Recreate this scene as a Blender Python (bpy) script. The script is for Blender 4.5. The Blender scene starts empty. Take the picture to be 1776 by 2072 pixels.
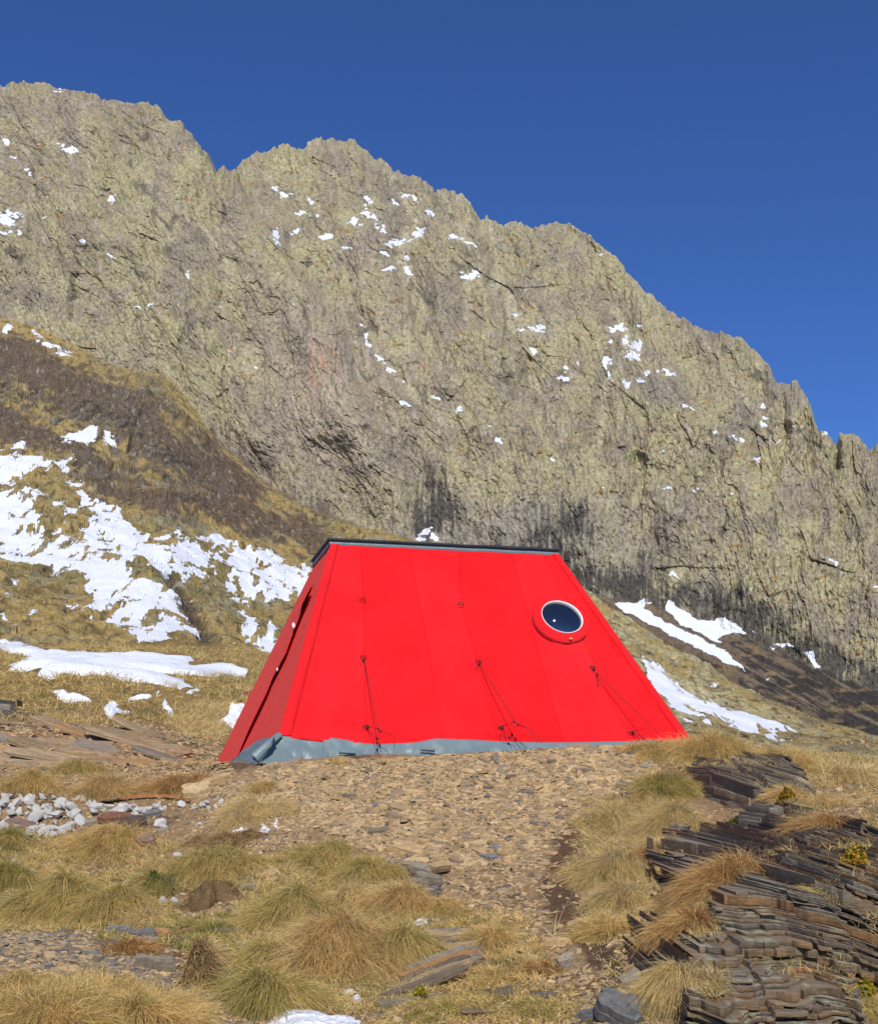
import bpy, math, random
import numpy as np
from math import radians as R

random.seed(7); RNG = np.random.default_rng(11)
scene = bpy.context.scene
COL = scene.collection

# ---------------------------------------------------------------- camera model
F, CX, HY = 2313.0, 888.0, 1545.0          # focal length, centre column and horizon row, in 1776-wide picture units
def ray(px, py): return np.array([(px-CX)/F, 1.0, (HY-py)/F])
def at(px, py, d): return ray(px, py)*d

# ---------------------------------------------------------------- noise
def _h(ix, iy, s):
    h = (ix.astype(np.int64)*374761393 + iy.astype(np.int64)*668265263 + s*1442695041) & 0xffffffff
    h = ((h ^ (h >> 13))*1274126177) & 0xffffffff
    h = ((h ^ (h >> 16))*2246822519) & 0xffffffff
    return ((h ^ (h >> 15)) & 0xffffff)/float(0x1000000)
def pnoise(x, y, s=0):
    x = np.asarray(x, float); y = np.asarray(y, float)
    ix = np.floor(x); iy = np.floor(y); fx = x-ix; fy = y-iy
    ux = fx*fx*fx*(fx*(fx*6-15)+10); uy = fy*fy*fy*(fy*(fy*6-15)+10)
    def g(a, b):
        t = _h(ix+a, iy+b, s)*2*math.pi
        return np.cos(t)*(fx-a)+np.sin(t)*(fy-b)
    n0 = g(0,0)*(1-ux)+g(1,0)*ux; n1 = g(0,1)*(1-ux)+g(1,1)*ux
    return (n0*(1-uy)+n1*uy)*1.5
def fbm(x, y, s=0, o=4, l=2.03, g=.5):
    a = 1; f = 1; t = 0; n = 0
    for i in range(o):
        t = t+a*pnoise(x*f, y*f, s+i*17); n += a; a *= g; f *= l
    return t/n
def ridged(x, y, s=0, o=4, g=.5):
    a = 1; f = 1; t = 0; n = 0
    for i in range(o):
        t = t+a*(1-2*np.abs(pnoise(x*f, y*f, s+i*13))); n += a; a *= g; f *= 2.05
    return t/n
def cells(x, y, s=0):
    """nearest random point of a jittered lattice: F1, F2, three random numbers of the cell, the offset to its point"""
    x = np.asarray(x, float); y = np.asarray(y, float)
    ix = np.floor(x); iy = np.floor(y)
    f1 = np.full(x.shape, 9.); f2 = np.full(x.shape, 9.); bx = np.zeros_like(x); by = np.zeros_like(x); ox = np.zeros_like(x); oy = np.zeros_like(x)
    for a in (-1,0,1):
        for b in (-1,0,1):
            cx = ix+a; cy = iy+b
            dx = cx+.1+.8*_h(cx, cy, s)-x; dy = cy+.1+.8*_h(cx, cy, s+5)-y
            d = dx*dx+dy*dy
            m = d < f1
            f2 = np.where(m, f1, np.minimum(f2, d)); f1 = np.where(m, d, f1)
            bx = np.where(m, cx, bx); by = np.where(m, cy, by); ox = np.where(m, dx, ox); oy = np.where(m, dy, oy)
    return np.sqrt(f1), np.sqrt(f2), _h(bx, by, s+21), _h(bx, by, s+22), _h(bx, by, s+23), ox, oy
def facet(x, y, s=0, tilt=1.0):
    """broken rock: each cell is a plane with a height and a tilt of its own"""
    f1, f2, a, b, c, ox, oy = cells(x, y, s)
    return (a-.5)+tilt*((b-.5)*ox+(c-.5)*oy)*2
def sstep(a, b, x):
    t = np.clip((np.asarray(x, float)-a)/(b-a), 0, 1); return t*t*(3-2*t)
def lerp(a, b, t): return a+(b-a)*t
def mixc(c, d, t):
    t = np.clip(t, 0, 1)[..., None]; return c*(1-t)+np.asarray(d)*t
def curve(pts, x):
    p = np.array(pts, float); return np.interp(x, p[:,0], p[:,1])
def inside(poly, x, y):
    p = np.asarray(poly, float); r = np.zeros(x.shape, bool); n = len(p); j = n-1
    for i in range(n):
        (xi, yi), (xj, yj) = p[i], p[j]
        if yi != yj:
            r ^= ((yi > y) != (yj > y)) & (x < (xj-xi)*(y-yi)/(yj-yi)+xi)
        j = i
    return r
def segdist(poly, x, y, closed=True):
    p = np.asarray(poly, float); n = len(p); best = np.full(x.shape, 1e9)
    for i in range(n if closed else n-1):
        a = p[i]; b = p[(i+1) % n]; d = b-a; L = max(d@d, 1e-9)
        t = np.clip(((x-a[0])*d[0]+(y-a[1])*d[1])/L, 0, 1)
        best = np.minimum(best, np.hypot(x-a[0]-t*d[0], y-a[1]-t*d[1]))
    return best
def sdf(poly, x, y):                       # positive inside
    d = segdist(poly, x, y); return np.where(inside(poly, x, y), d, -d)
def lin(r, g, b):
    f = lambda c: (c/255/12.92 if c/255 <= .04045 else ((c/255+.055)/1.055)**2.4)
    return np.array([f(r), f(g), f(b)])

# ---------------------------------------------------------------- mesh helpers
def new_mesh(name, V, quads=None, tris=None, mat=None, smooth=False, attrs=None, parent=None, link=True, faces=None):
    me = bpy.data.meshes.new(name)
    V = np.asarray(V, np.float32)
    if faces is not None:
        me.from_pydata([tuple(map(float, v)) for v in V], [], faces)
    else:
        ls = []; ltot = []
        if quads is not None and len(quads): q = np.asarray(quads, np.int32); ls.append(q.ravel()); ltot.append(np.full(len(q), 4, np.int32))
        if tris is not None and len(tris): t = np.asarray(tris, np.int32); ls.append(t.ravel()); ltot.append(np.full(len(t), 3, np.int32))
        loops = np.concatenate(ls); tot = np.concatenate(ltot)
        me.vertices.add(len(V)); me.vertices.foreach_set('co', V.ravel())
        me.loops.add(len(loops)); me.loops.foreach_set('vertex_index', loops)
        me.polygons.add(len(tot))
        me.polygons.foreach_set('loop_start', np.concatenate([[0], np.cumsum(tot)[:-1]]).astype(np.int32))
    me.update(calc_edges=True)
    for k, v in (attrs or {}).items():
        v = np.asarray(v, np.float32)
        if v.ndim == 2:
            a = me.attributes.new(k, 'FLOAT_COLOR', 'POINT')
            c = np.ones((len(v), 4), np.float32); c[:, :3] = v; a.data.foreach_set('color', c.ravel())
        else:
            a = me.attributes.new(k, 'FLOAT', 'POINT'); a.data.foreach_set('value', v)
    if len(me.polygons): me.polygons.foreach_set('use_smooth', np.full(len(me.polygons), smooth, bool))
    if mat: me.materials.append(mat)
    me.validate(); me.update()
    o = bpy.data.objects.new(name, me)
    if link: COL.objects.link(o)
    if parent is not None: o.parent = parent
    return o
def grid_quads(nr, nc, off=0):
    i = np.arange(nr-1)[:, None]*nc+np.arange(nc-1)[None, :]
    return (np.stack([i, i+1, i+nc+1, i+nc], -1).reshape(-1, 4)+off)
def tag(o, label=None, cat=None, group=None, kind=None):
    if label: o['label'] = label
    if cat: o['category'] = cat
    if group: o['group'] = group
    if kind: o['kind'] = kind
    return o
def empty(name, loc, label, cat, group=None):
    o = bpy.data.objects.new(name, None); COL.objects.link(o); o.location = tuple(map(float, loc)); o.empty_display_size = .1
    return tag(o, label, cat, group)
class MB:
    """collects shapes for one mesh"""
    def __init__(s): s.V = []; s.Fc = []; s.A = []
    def add(s, V, Fc, c=None):
        o = len(s.V); s.V += [tuple(map(float, v)) for v in V]; s.Fc += [tuple(int(i)+o for i in f) for f in Fc]
        if c is not None: s.A += [tuple(c)]*len(V)
    def tube(s, pts, r, n=7, closed=False):
        P = np.array(pts, float); m = len(P); rr = r if hasattr(r, '__len__') else [r]*m
        V = []; Fc = []; up = np.array([.13, .21, .97])
        for i in range(m):
            a = P[(i-1) % m] if (closed or i > 0) else P[i]; b = P[(i+1) % m] if (closed or i < m-1) else P[i]
            t = b-a; t = t/(np.linalg.norm(t)+1e-12)
            u = np.cross(t, up)
            if np.linalg.norm(u) < .1: u = np.cross(t, [1, 0, 0])
            u /= np.linalg.norm(u); w = np.cross(t, u)
            for k in range(n):
                an = 2*math.pi*k/n; V.append(P[i]+rr[i]*(math.cos(an)*u+math.sin(an)*w))
        for i in range(m if closed else m-1):
            for k in range(n):
                Fc.append((i*n+k, i*n+(k+1) % n, ((i+1) % m)*n+(k+1) % n, ((i+1) % m)*n+k))
        if not closed: Fc += [tuple(range(n))[::-1], tuple((m-1)*n+k for k in range(n))]
        s.add(V, Fc)
    def box(s, c, ex, ey, ez, h):
        c = np.array(c, float); ex, ey, ez = [np.array(e, float) for e in (ex, ey, ez)]
        V = [c+i*h[0]*ex+j*h[1]*ey+k*h[2]*ez for i in (-1, 1) for j in (-1, 1) for k in (-1, 1)]
        s.add(V, [(0,1,3,2),(4,6,7,5),(0,4,5,1),(2,3,7,6),(0,2,6,4),(1,5,7,3)])
    def build(s, name, mat=None, parent=None, smooth=False, bevel=0, org=None):
        V = np.array(s.V)
        if org is not None: V = V-np.array(org)
        o = new_mesh(name, V, faces=s.Fc, mat=mat, smooth=smooth, parent=parent, attrs={'col': np.array(s.A)} if len(s.A) == len(s.V) and s.A else None)
        if bevel:
            b = o.modifiers.new('b', 'BEVEL'); b.width = bevel; b.segments = 2; b.limit_method = 'ANGLE'
        return o

# ---------------------------------------------------------------- materials
def material(name, rough=.9, spec=.2):
    m = bpy.data.materials.new(name); m.use_nodes = True; t = m.node_tree; t.nodes.clear()
    o = t.nodes.new('ShaderNodeOutputMaterial'); p = t.nodes.new('ShaderNodeBsdfPrincipled')
    t.links.new(p.outputs[0], o.inputs[0]); p.inputs['Roughness'].default_value = rough; p.inputs['Specular IOR Level'].default_value = spec
    return m, t, p
def node(t, k, **kw):
    n = t.nodes.new(k)
    for a, v in kw.items(): setattr(n, a, v)
    return n
def attr(t, name):
    n = node(t, 'ShaderNodeAttribute'); n.attribute_name = name; return n
def noise(t, vec, scale, detail=4, rough=.6, dist=0):
    n = node(t, 'ShaderNodeTexNoise'); n.inputs['Scale'].default_value = scale; n.inputs['Detail'].default_value = detail
    n.inputs['Roughness'].default_value = rough; n.inputs['Distortion'].default_value = dist
    if vec is not None: t.links.new(vec, n.inputs['Vector'])
    return n
def mathn(t, op, a, b=None, clamp=False):
    n = node(t, 'ShaderNodeMath', operation=op); n.use_clamp = clamp
    for i, v in enumerate((a, b)):
        if v is None: continue
        if isinstance(v, (int, float)): n.inputs[i].default_value = v
        else: t.links.new(v, n.inputs[i])
    return n.outputs[0]
def ramp(t, fac, stops):
    n = node(t, 'ShaderNodeValToRGB'); t.links.new(fac, n.inputs[0]); e = n.color_ramp.elements
    while len(e) < len(stops): e.new(.5)
    for k, (p, c) in enumerate(stops):
        e[k].position = p; e[k].color = (c, c, c, 1) if isinstance(c, (int, float)) else (*c, 1)
    return n.outputs[0]
def mix(t, fac, a, b, blend='MIX'):
    n = node(t, 'ShaderNodeMix', data_type='RGBA', blend_type=blend)
    for s, v in ((n.inputs[0], fac), (n.inputs[6], a), (n.inputs[7], b)):
        if isinstance(v, (int, float)): s.default_value = v
        elif hasattr(v, 'links') or hasattr(v, 'is_linked'): t.links.new(v, s)
        else: s.default_value = (*v, 1)
    return n.outputs[2]
def bump(t, p, h, dist, strength=1.0):
    n = node(t, 'ShaderNodeBump'); n.inputs['Strength'].default_value = strength; n.inputs['Distance'].default_value = dist
    t.links.new(h, n.inputs['Height']); t.links.new(n.outputs[0], p.inputs['Normal'])
def objco(t): return node(t, 'ShaderNodeTexCoord').outputs['Object']
def mapping(t, vec, scale, rot=(0,0,0)):
    n = node(t, 'ShaderNodeMapping'); n.inputs['Scale'].default_value = scale; n.inputs['Rotation'].default_value = rot
    t.links.new(vec, n.inputs[0]); return n.outputs[0]

def col_material(name, grain_scale, grain_amt=.35, bump_scale=None, bump_dist=.01, snow=False, rough=.92, spec=.15, stretch=None, snow_scale=.3, snow_amt=.6):
    """vertex colour of the surface times a fine two-scale grain, with bump; an optional snow field cut to crisp edges"""
    m, t, p = material(name, rough, spec)
    co = objco(t)
    if stretch: co = mapping(t, co, stretch)
    a = attr(t, 'col').outputs['Color']
    n1 = noise(t, co, grain_scale, 6, .7)
    g = ramp(t, n1.outputs[0], [(.25, 1-grain_amt), (.5, 1.0), (.78, 1+grain_amt*.8)])
    c = mix(t, 1.0, a, g, 'MULTIPLY')
    h = n1.outputs[0]
    if snow:
        sa = attr(t, 'snow').outputs['Fac']
        ns = noise(t, objco(t), snow_scale, 7, .65)
        v = mathn(t, 'ADD', sa, mathn(t, 'MULTIPLY', mathn(t, 'SUBTRACT', ns.outputs[0], .5), snow_amt))
        k = ramp(t, v, [(.49, 0.0), (.53, 1.0)])
        c = mix(t, k, c, (.83, .85, .9))
        h = mathn(t, 'MULTIPLY', h, mathn(t, 'SUBTRACT', 1.0, mathn(t, 'MULTIPLY', k, .85)))
    t.links.new(c, p.inputs['Base Color'])
    if bump_dist:
        if bump_scale:
            n2 = noise(t, co, bump_scale, 5, .65); h = mathn(t, 'ADD', h, n2.outputs[0])
        bump(t, p, h, bump_dist)
    return m
# ================================================================ sky, sun, camera
SUN_EL, SUN_AZ = 40.0, 5.0                # the sun stands behind the camera, a little to its right
s_dir = np.array([math.sin(R(SUN_AZ))*math.cos(R(SUN_EL)), -math.cos(R(SUN_AZ))*math.cos(R(SUN_EL)), math.sin(R(SUN_EL))])
w = bpy.data.worlds.new('World'); scene.world = w; w.use_nodes = True
wt = w.node_tree; wt.nodes.clear()
sky = node(wt, 'ShaderNodeTexSky', sky_type='NISHITA'); sky.sun_disc = False
sky.sun_elevation = R(SUN_EL); sky.sun_rotation = R(180-SUN_AZ)
sky.altitude = 2600; sky.air_density = 1.0; sky.dust_density = .2; sky.ozone_density = 10.0
bg = node(wt, 'ShaderNodeBackground'); bg.inputs[1].default_value = .1
wo = node(wt, 'ShaderNodeOutputWorld'); wt.links.new(mix(wt, 1.0, sky.outputs[0], (.85, 1.0, 1.27), 'MULTIPLY'), bg.inputs[0]); wt.links.new(bg.outputs[0], wo.inputs[0])   # clear mountain air, a little deeper blue
sl = bpy.data.lights.new('sun', 'SUN'); sl.energy = 4.2; sl.angle = R(.5); sl.color = (1, .955, .88)
so = bpy.data.objects.new('sun', sl); COL.objects.link(so)
import mathutils
so.rotation_euler = mathutils.Vector(tuple(s_dir)).to_track_quat('Z', 'Y').to_euler()
cam = bpy.data.cameras.new('camera'); co_ = bpy.data.objects.new('camera', cam); COL.objects.link(co_); scene.camera = co_
cam.sensor_fit = 'HORIZONTAL'; cam.sensor_width = 36; cam.lens = 36*F/1776
cam.shift_y = (HY-1036)/1776; cam.clip_start = .1; cam.clip_end = 5000
co_.rotation_euler = (R(90), 0, 0)
vs = scene.view_settings; vs.view_transform = 'Standard'; vs.look = 'None'; vs.exposure = 0; vs.gamma = 1; vs.use_curve_mapping = False

# ================================================================ the rock mountain
RIDGE = [(-400,205),(-200,185),(0,170),(25,166),(45,165),(75,172),(120,178),(160,185),(190,189),(205,200),(235,198),(250,208),(275,207),(300,207),(325,222),(345,246),(365,244),(400,285),(420,310),(438,345),(452,334),(470,348),(490,328),(520,312),(560,298),(590,294),(610,301),(640,282),(680,277),(715,285),(745,312),(770,325),(800,345),(840,355),(870,368),(880,383),(900,378),(930,390),(950,405),(972,444),(985,436),(1000,440),(1010,451),(1060,450),(1090,459),(1130,450),(1165,458),(1185,470),(1215,500),(1245,525),(1270,550),(1300,582),(1320,595),(1350,625),(1380,640),(1400,660),(1430,665),(1470,680),(1510,690),(1530,715),(1555,737),(1568,768),(1590,775),(1612,771),(1640,820),(1655,865),(1672,878),(1689,897),(1694,895),(1698,874),(1706,871),(1738,884),(1760,909),(1776,895),(1800,905),(1860,960),(2000,1040),(2250,1150)]
FOOT = [(-400,520),(0,655),(120,690),(240,760),(340,770),(420,870),(560,990),(700,1050),(840,1092),(1000,1150),(1179,1195),(1350,1232),(1512,1290),(1607,1330),(1776,1392),(2250,1520)]
CREST = [(-400,500),(0,640),(120,678),(240,745),(345,760),(430,880),(560,1000),(640,1035),(700,1058),(840,1092),(1000,1150),(1185,1190),(1230,1225),(1300,1270),(1380,1322),(1450,1365),(1500,1392),(1600,1437),(1700,1468),(1776,1490),(1900,1510),(2250,1540)]
px = np.arange(-330, 2110, 2.0); NC = len(px)
def smooth(a, w=60):
    k = np.exp(-np.linspace(-2.2, 2.2, 2*w+1)**2); return np.convolve(np.pad(a, w, mode='edge'), k/k.sum(), 'valid')
yr = curve(RIDGE, px)
yr = yr + 7*facet(px/34., px*0+3.3, 3, .6) + 5*pnoise(px/19., px*0+.3, 4) + 4.5*facet(px/12., px*0+1.7, 5, .8) + 1.6*facet(px/6., px*0+.7, 6, .9) + 1.2*pnoise(px/4., px*0+.5, 8)
yb = curve(CREST, px)+70
NR = 560
tt = np.linspace(0, 1, NR)[:, None]
PY = yr[None]*tt+yb[None]*(1-tt); PX = np.broadcast_to(px[None], PY.shape)
E = (HY-PY)/F
eF = smooth((HY-curve(FOOT, px))/F, 30)[None]
dF = smooth(curve([(-400,520),(0,505),(840,470),(1185,455),(1776,430),(2250,420)], px))[None]
K1, K2 = 1.45, .66
d = np.where(E > eF, dF*(K1-eF)/(K1-E), dF*(K2-eF)/(K2-E))
U = PX*.27; W = (HY-PY)*.29               # metres along and up the wall
above = sstep(-40, 60, curve(FOOT, px)[None]-PY); big = .45+.55*sstep(-120, 330, curve(FOOT, px)[None]-PY)
# large forms: the left mass stands in front of the middle peak; gullies run down between buttresses
edge = np.array([(440,300),(500,420),(600,540),(680,680),(735,800),(790,940),(850,1090),(900,1200)], float)
ex_ = np.interp(PY, edge[:,1], edge[:,0])+10*pnoise(PY/45, PX*0, 2)
side = PX-ex_
disp = 13*sstep(30, -14, side)*sstep(-420, 20, side)*big
disp += 7*np.exp(-((side+45)/40)**2)*big
warp = fbm(U/70, W/90, 31, 3)
u1 = U+W*lerp(.34, .02, np.clip(PX/1500, 0, 1))+10*warp; w1 = W+8*warp
disp += 19*ridged(u1/75, w1/210, 40, 3)*big
for pl, dep, wd in (([(770,330),(850,440),(800,510),(835,570),(860,640)],9,26),([(1225,600),(1275,690),(1225,790),(1210,900)],8,22),([(735,640),(775,730),(830,790)],8,18),
                    ([(985,440),(1010,560),(1080,700),(1060,800)],8,25),([(1150,660),(1160,760),(1110,830)],7,18),([(1530,720),(1545,860),(1530,960)],6,16),([(1290,940),(1330,1120),(1310,1230)],7,24),
                    ([(1691,884),(1690,948)],11,7),([(1575,760),(1585,900),(1560,1010)],7,10),([(1614,1090),(1622,1150)],4,8),([(250,215),(240,330),(200,440)],7,22),([(350,250),(330,400),(300,520)],6,20),([(160,560),(155,650)],6,9)):
    disp -= .8*dep*np.exp(-(segdist(pl, PX+8*warp*2, PY, False)/wd)**2)*above
cliff = .35+.65*above
vst = lambda s, t, sd: facet((u1+.8*fbm(U/6, W/9, sd, 2))/s, (w1+.8*u1)/t, sd, .8)
crk = lambda s, t, sd: np.abs(pnoise(u1/s, w1/t, sd))**.7-.35
disp += big*6.5*ridged(u1/34, w1/130, 61, 3)
disp += cliff*(2.3*crk(15, 60, 63)+1.0*ridged(u1/8, w1/34, 64, 2)+.85*crk(4.2, 19, 65)+.55*ridged(u1/2.2, w1/9, 66, 2))
disp += cliff*(1.5*vst(26, 70, 51)+.9*vst(9, 26, 52)+.75*vst(3.6, 10, 53)+.75*vst(1.5, 4.2, 54)+.4*fbm(U/1.2, W/1.8, 62, 2))
disp += cliff*.8*fbm(U/9, W/9, 67, 3)
# strata ledges dipping to the right
led = (W+U*.42+9*fbm(U/60, W/60, 71, 3))/11
disp += cliff*.8*(np.abs((led % 1)-.5)*2)**2*sstep(-.2, .3, fbm(U/30, W/30, 72, 2))
topf = sstep(0, 1, (1-tt)*40)
d = d-disp*(.25+.75*topf)
X = (PX-CX)/F*d; Y = d; Z = E*d
# colours
n1 = fbm(U/45, W/45, 81, 4); n2 = fbm(U/9, W/11, 82, 4); n3 = fbm(u1/3.2, w1/8, 83, 3); cr = facet(u1/8, w1/20, 84, .3)
C = np.broadcast_to(np.array([.335,.30,.195]), PY.shape+(3,)).copy()
C = mixc(C, (.345,.32,.19), sstep(-.15, .3, n2+.5*n1))                     # yellow green lichen
C = mixc(C, (.27,.235,.175), sstep(.0, .38, cr*.7+n3*.55-.25*n1))         # bare grey brown
C = mixc(C, (.36,.33,.26), .7*sstep(.25, .5, n3+.3*cr))                    # pale scars
C = mixc(C, (.32,.20,.08),   .85*sstep(.27, .42, fbm((U-.5*W)/11, W/4.5, 86, 5, 2.1, .6)+.1*n1)) # rusty ledges
C = mixc(C, (.255,.222,.185), .85*sstep(-.05, .30, fbm(U/28, W/40, 87, 5, 2.1, .6)))
C = mixc(C, (.37,.335,.215), .7*sstep(.05, .4, fbm(U/20, W/16, 88, 4)))
grey = np.exp(-((PX-650)/150)**2-((PY-800)/190)**2)
C = mixc(C, (.34,.29,.235), 1.0*np.clip(grey*(.8+1.5*n3), 0, 1))
C = mixc(C, (.43,.26,.18), .75*sstep(.12, .6, np.exp(-((PX-648)/38)**2-((PY-745)/60)**2)*(.55+1.3*n3+.6*n2)))
base = np.exp(-((PX-1010)/240)**2-((PY-1120)/100)**2)
C = mixc(C, (.30,.275,.235), np.clip(base*1.1, 0, .9))
stk = .95*fbm((U+2*warp)/2.1, W/20, 90, 5, 2.1, .68)+.7*fbm(U/14, W/14, 91, 5, 2.1, .6)
bl = np.maximum(np.exp(-((PX-880)/60)**2-((PY-1030)/100)**2), np.exp(-((PX-1135)/75)**2-((PY-1085)/80)**2))
bl = np.maximum(bl, .7*np.exp(-((PX-1010)/120)**2-((PY-1130)/50)**2))
bl = np.maximum(bl, .95*np.exp(-(np.maximum(segdist([(1185,1180),(1300,1215),(1480,1240),(1620,1330),(1776,1400),(2000,1460)], PX, PY, False)-14, 0)/46)**2))
bl = np.maximum(bl, .6*np.exp(-(segdist([(1300,1120),(1310,1190)], PX, PY, False)/22)**2))
C = mixc(C, (.062,.058,.057), .90*sstep(.12, .55, bl*.62+.95*stk*np.sqrt(bl+.02)-.05))
lowc = np.exp(-((segdist([(430,880),(560,985),(640,1020)], PX, PY, False))/45)**2)
C = mixc(C, (.13,.11,.10), .8*sstep(.15, .6, lowc*(.4+1.4*stk)))
# the dark scree below the cliff on the right
sc = sstep(4, -12, curve(FOOT, px)[None]-PY+14*n2)
dark = mixc(np.broadcast_to(np.array([.15,.115,.085]), C.shape).copy(), (.045,.038,.036), sstep(-.1, .25, fbm(U/20, W/7, 95, 4)+(PX-1600)/700))
sa_ = (PX*.88+PY*.47); sb_ = (-PX*.47+PY*.88)
dark = mixc(dark, (.04,.037,.036), .9*sstep(.02, .3, 1.3*fbm(sa_/150, sb_/12, 98, 5, 2.1, .6)+(PX-1480)/520-.02)); dark = mixc(dark, (.19,.15,.105), .8*sstep(.1, .4, fbm(sa_/120, sb_/9, 99, 4)))
dark = mixc(dark, (.20,.15,.075), .8*sstep(.1, .45, fbm(U/15, W/5, 96, 4)))
C = C*(1-sc[..., None])+dark*sc[..., None]
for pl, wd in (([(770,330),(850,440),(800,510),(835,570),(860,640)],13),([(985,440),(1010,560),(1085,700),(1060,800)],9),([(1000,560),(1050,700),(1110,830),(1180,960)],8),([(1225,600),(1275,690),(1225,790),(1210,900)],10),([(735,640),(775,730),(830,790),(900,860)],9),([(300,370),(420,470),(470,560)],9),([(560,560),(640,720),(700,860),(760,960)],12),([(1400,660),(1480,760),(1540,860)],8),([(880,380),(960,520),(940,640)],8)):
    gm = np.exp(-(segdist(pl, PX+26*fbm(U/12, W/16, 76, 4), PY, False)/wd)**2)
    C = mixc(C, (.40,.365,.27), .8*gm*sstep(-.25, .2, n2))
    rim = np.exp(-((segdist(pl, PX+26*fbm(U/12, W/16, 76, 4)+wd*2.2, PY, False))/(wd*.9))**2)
    C = mixc(C, (.20,.175,.145), .5*rim*(1-gm))  # darker band on one side of each gully: relief shade put into the colour
fis = sstep(.10, .02, np.abs(pnoise((u1+1.5*fbm(U/5, W/5, 92, 2))/7, w1/46, 93)))*sstep(.0, .3, fbm(U/14, W/18, 94, 3))
fis = np.maximum(fis, .8*sstep(.12, .03, np.abs(pnoise((u1+fbm(U/3, W/3, 89, 2))/3, w1/17, 79)))*sstep(.05, .35, fbm(U/10, W/14, 78, 3)))
C = mixc(C, (.10,.09,.075), .75*fis*(1-sc))                                # thin dark lines along the cracks
C *= (1.13*(1+.36*fbm(U/1.5, W/2.6, 97, 4, 2.1, .65)+.22*n3+.16*n1))[..., None]*np.array([1.04, 1.0, .925])
# snow: patches on ledges and in gullies
SN = [(15,285,24,7,.3),(75,293,10,4,.2),(140,300,26,6,.35),(25,320,8,4,.2),(55,345,12,5,.2),(225,400,14,9,-.4),(18,440,34,13,.1),(10,470,16,6,0),(40,475,10,5,0),(92,440,9,4,.3),(165,485,14,9,.6),(225,518,18,5,.5),
 (300,615,9,3,0),(280,625,9,3,.2),(375,555,9,6,.6),(515,743,6,6,0),(450,617,9,3,-.2),(575,392,26,8,.25),(625,405,6,8,0),(610,430,20,9,-.1),(640,437,7,5,.5),(560,475,7,18,.1),(600,468,11,6,.1),(660,482,24,8,.1),(705,500,16,5,.5),
 (740,425,14,8,.3),(720,450,16,9,.2),(760,440,20,9,.5),(745,410,16,6,.4),(775,465,14,10,.2),(800,410,10,7,.3),(830,400,24,6,.5),(800,490,30,10,-.3),(820,520,12,16,-.2),(775,510,14,7,.1),(850,470,18,10,-.8),(870,430,12,6,.1),(826,548,8,16,-.5),(790,545,14,5,.2),(925,480,26,4,-.2),(955,555,26,9,0),(945,490,20,4,.2),
 (770,730,18,7,.7),(790,745,16,6,.5),(820,765,10,7,.6),(815,815,20,6,.2),(880,800,8,4,.6),(930,830,8,9,.8),(745,690,7,20,-.4),(735,660,10,6,.4),(992,855,8,4,0),(1010,893,14,7,.1),(1075,665,34,4,.1),(1040,640,12,4,0),(1080,708,6,9,-.6),(1095,660,8,5,0),
 (1140,765,12,9,-.7),(1150,745,7,12,-.6),(1165,735,4,8,0),(1250,665,20,8,.15),(1268,685,12,10,.5),(1285,700,18,10,-.2),(1280,720,17,9,.1),(1290,655,10,5,0),(1235,690,10,5,.1),(1230,760,8,10,.1),(1228,730,7,20,.1),(1265,775,14,6,.1),(1355,752,24,4,.05),(1300,770,16,6,-.1),(1310,750,6,8,-.5),
 (1390,825,12,6,.5),(1545,825,8,10,-.2),(1550,845,8,6,0),(1543,865,6,8,-.4),(1495,885,18,10,.5),(1450,878,6,6,0),(1530,932,11,12,-.5),(1570,890,14,4,.1),(1480,1000,6,4,0),(1350,985,14,5,0),(1405,990,10,4,0),(1685,1137,14,6,.1),(1710,1155,8,4,.2),(1610,1113,6,7,-.5),(1775,1190,14,5,.3),(1115,928,5,4,.3),(1220,985,6,4,.2),
 (868,1075,20,6,-.3),(880,1085,7,12,.2),(850,1095,12,6,-.4),(1560,733,8,4,.3),(1672,875,9,4,.4),(1360,1165,10,4,.1),(1755,700,1,1,0),(120,178,8,2,.2),(1215,515,10,3,.3),(1340,910,5,4,.2),(1310,1220,8,4,.2)]
sn = np.zeros(PY.shape)
wx = PX+16*fbm(U/7, W/7, 101, 4); wy = PY+16*fbm(U/7, W/7, 102, 4)
for (a, b, c, h, an) in SN:
    ca, sa = math.cos(an), math.sin(an)
    q = np.hypot(((wx-a)*ca+(wy-b)*sa)/(c*.95), (-(wx-a)*sa+(wy-b)*ca)/(h*.95))
    sn = np.maximum(sn, np.clip(1-.5*q, 0, 1))
slp = np.gradient(d, axis=0)/np.maximum(np.gradient(Z, axis=0), .02)
for _ in range(2): slp = (np.roll(slp, 1, 0)+slp+np.roll(slp, -1, 0)+np.roll(slp, 1, 1)+np.roll(slp, -1, 1))/5
sn = np.where(sn > 0, sn*.76+np.clip((slp-.75)*.16, -.30, .30)+.30*fbm(U/2.4, W/1.6, 103, 3)+.04, 0)
sn = np.where(sn > 0, np.maximum(sn, 0), 0); sn = np.clip(sn, 0, 1)
def z8(l): return [((x/1.973+1100)*.888, (y/1.973+700)*.888) for x, y in l]
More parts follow.
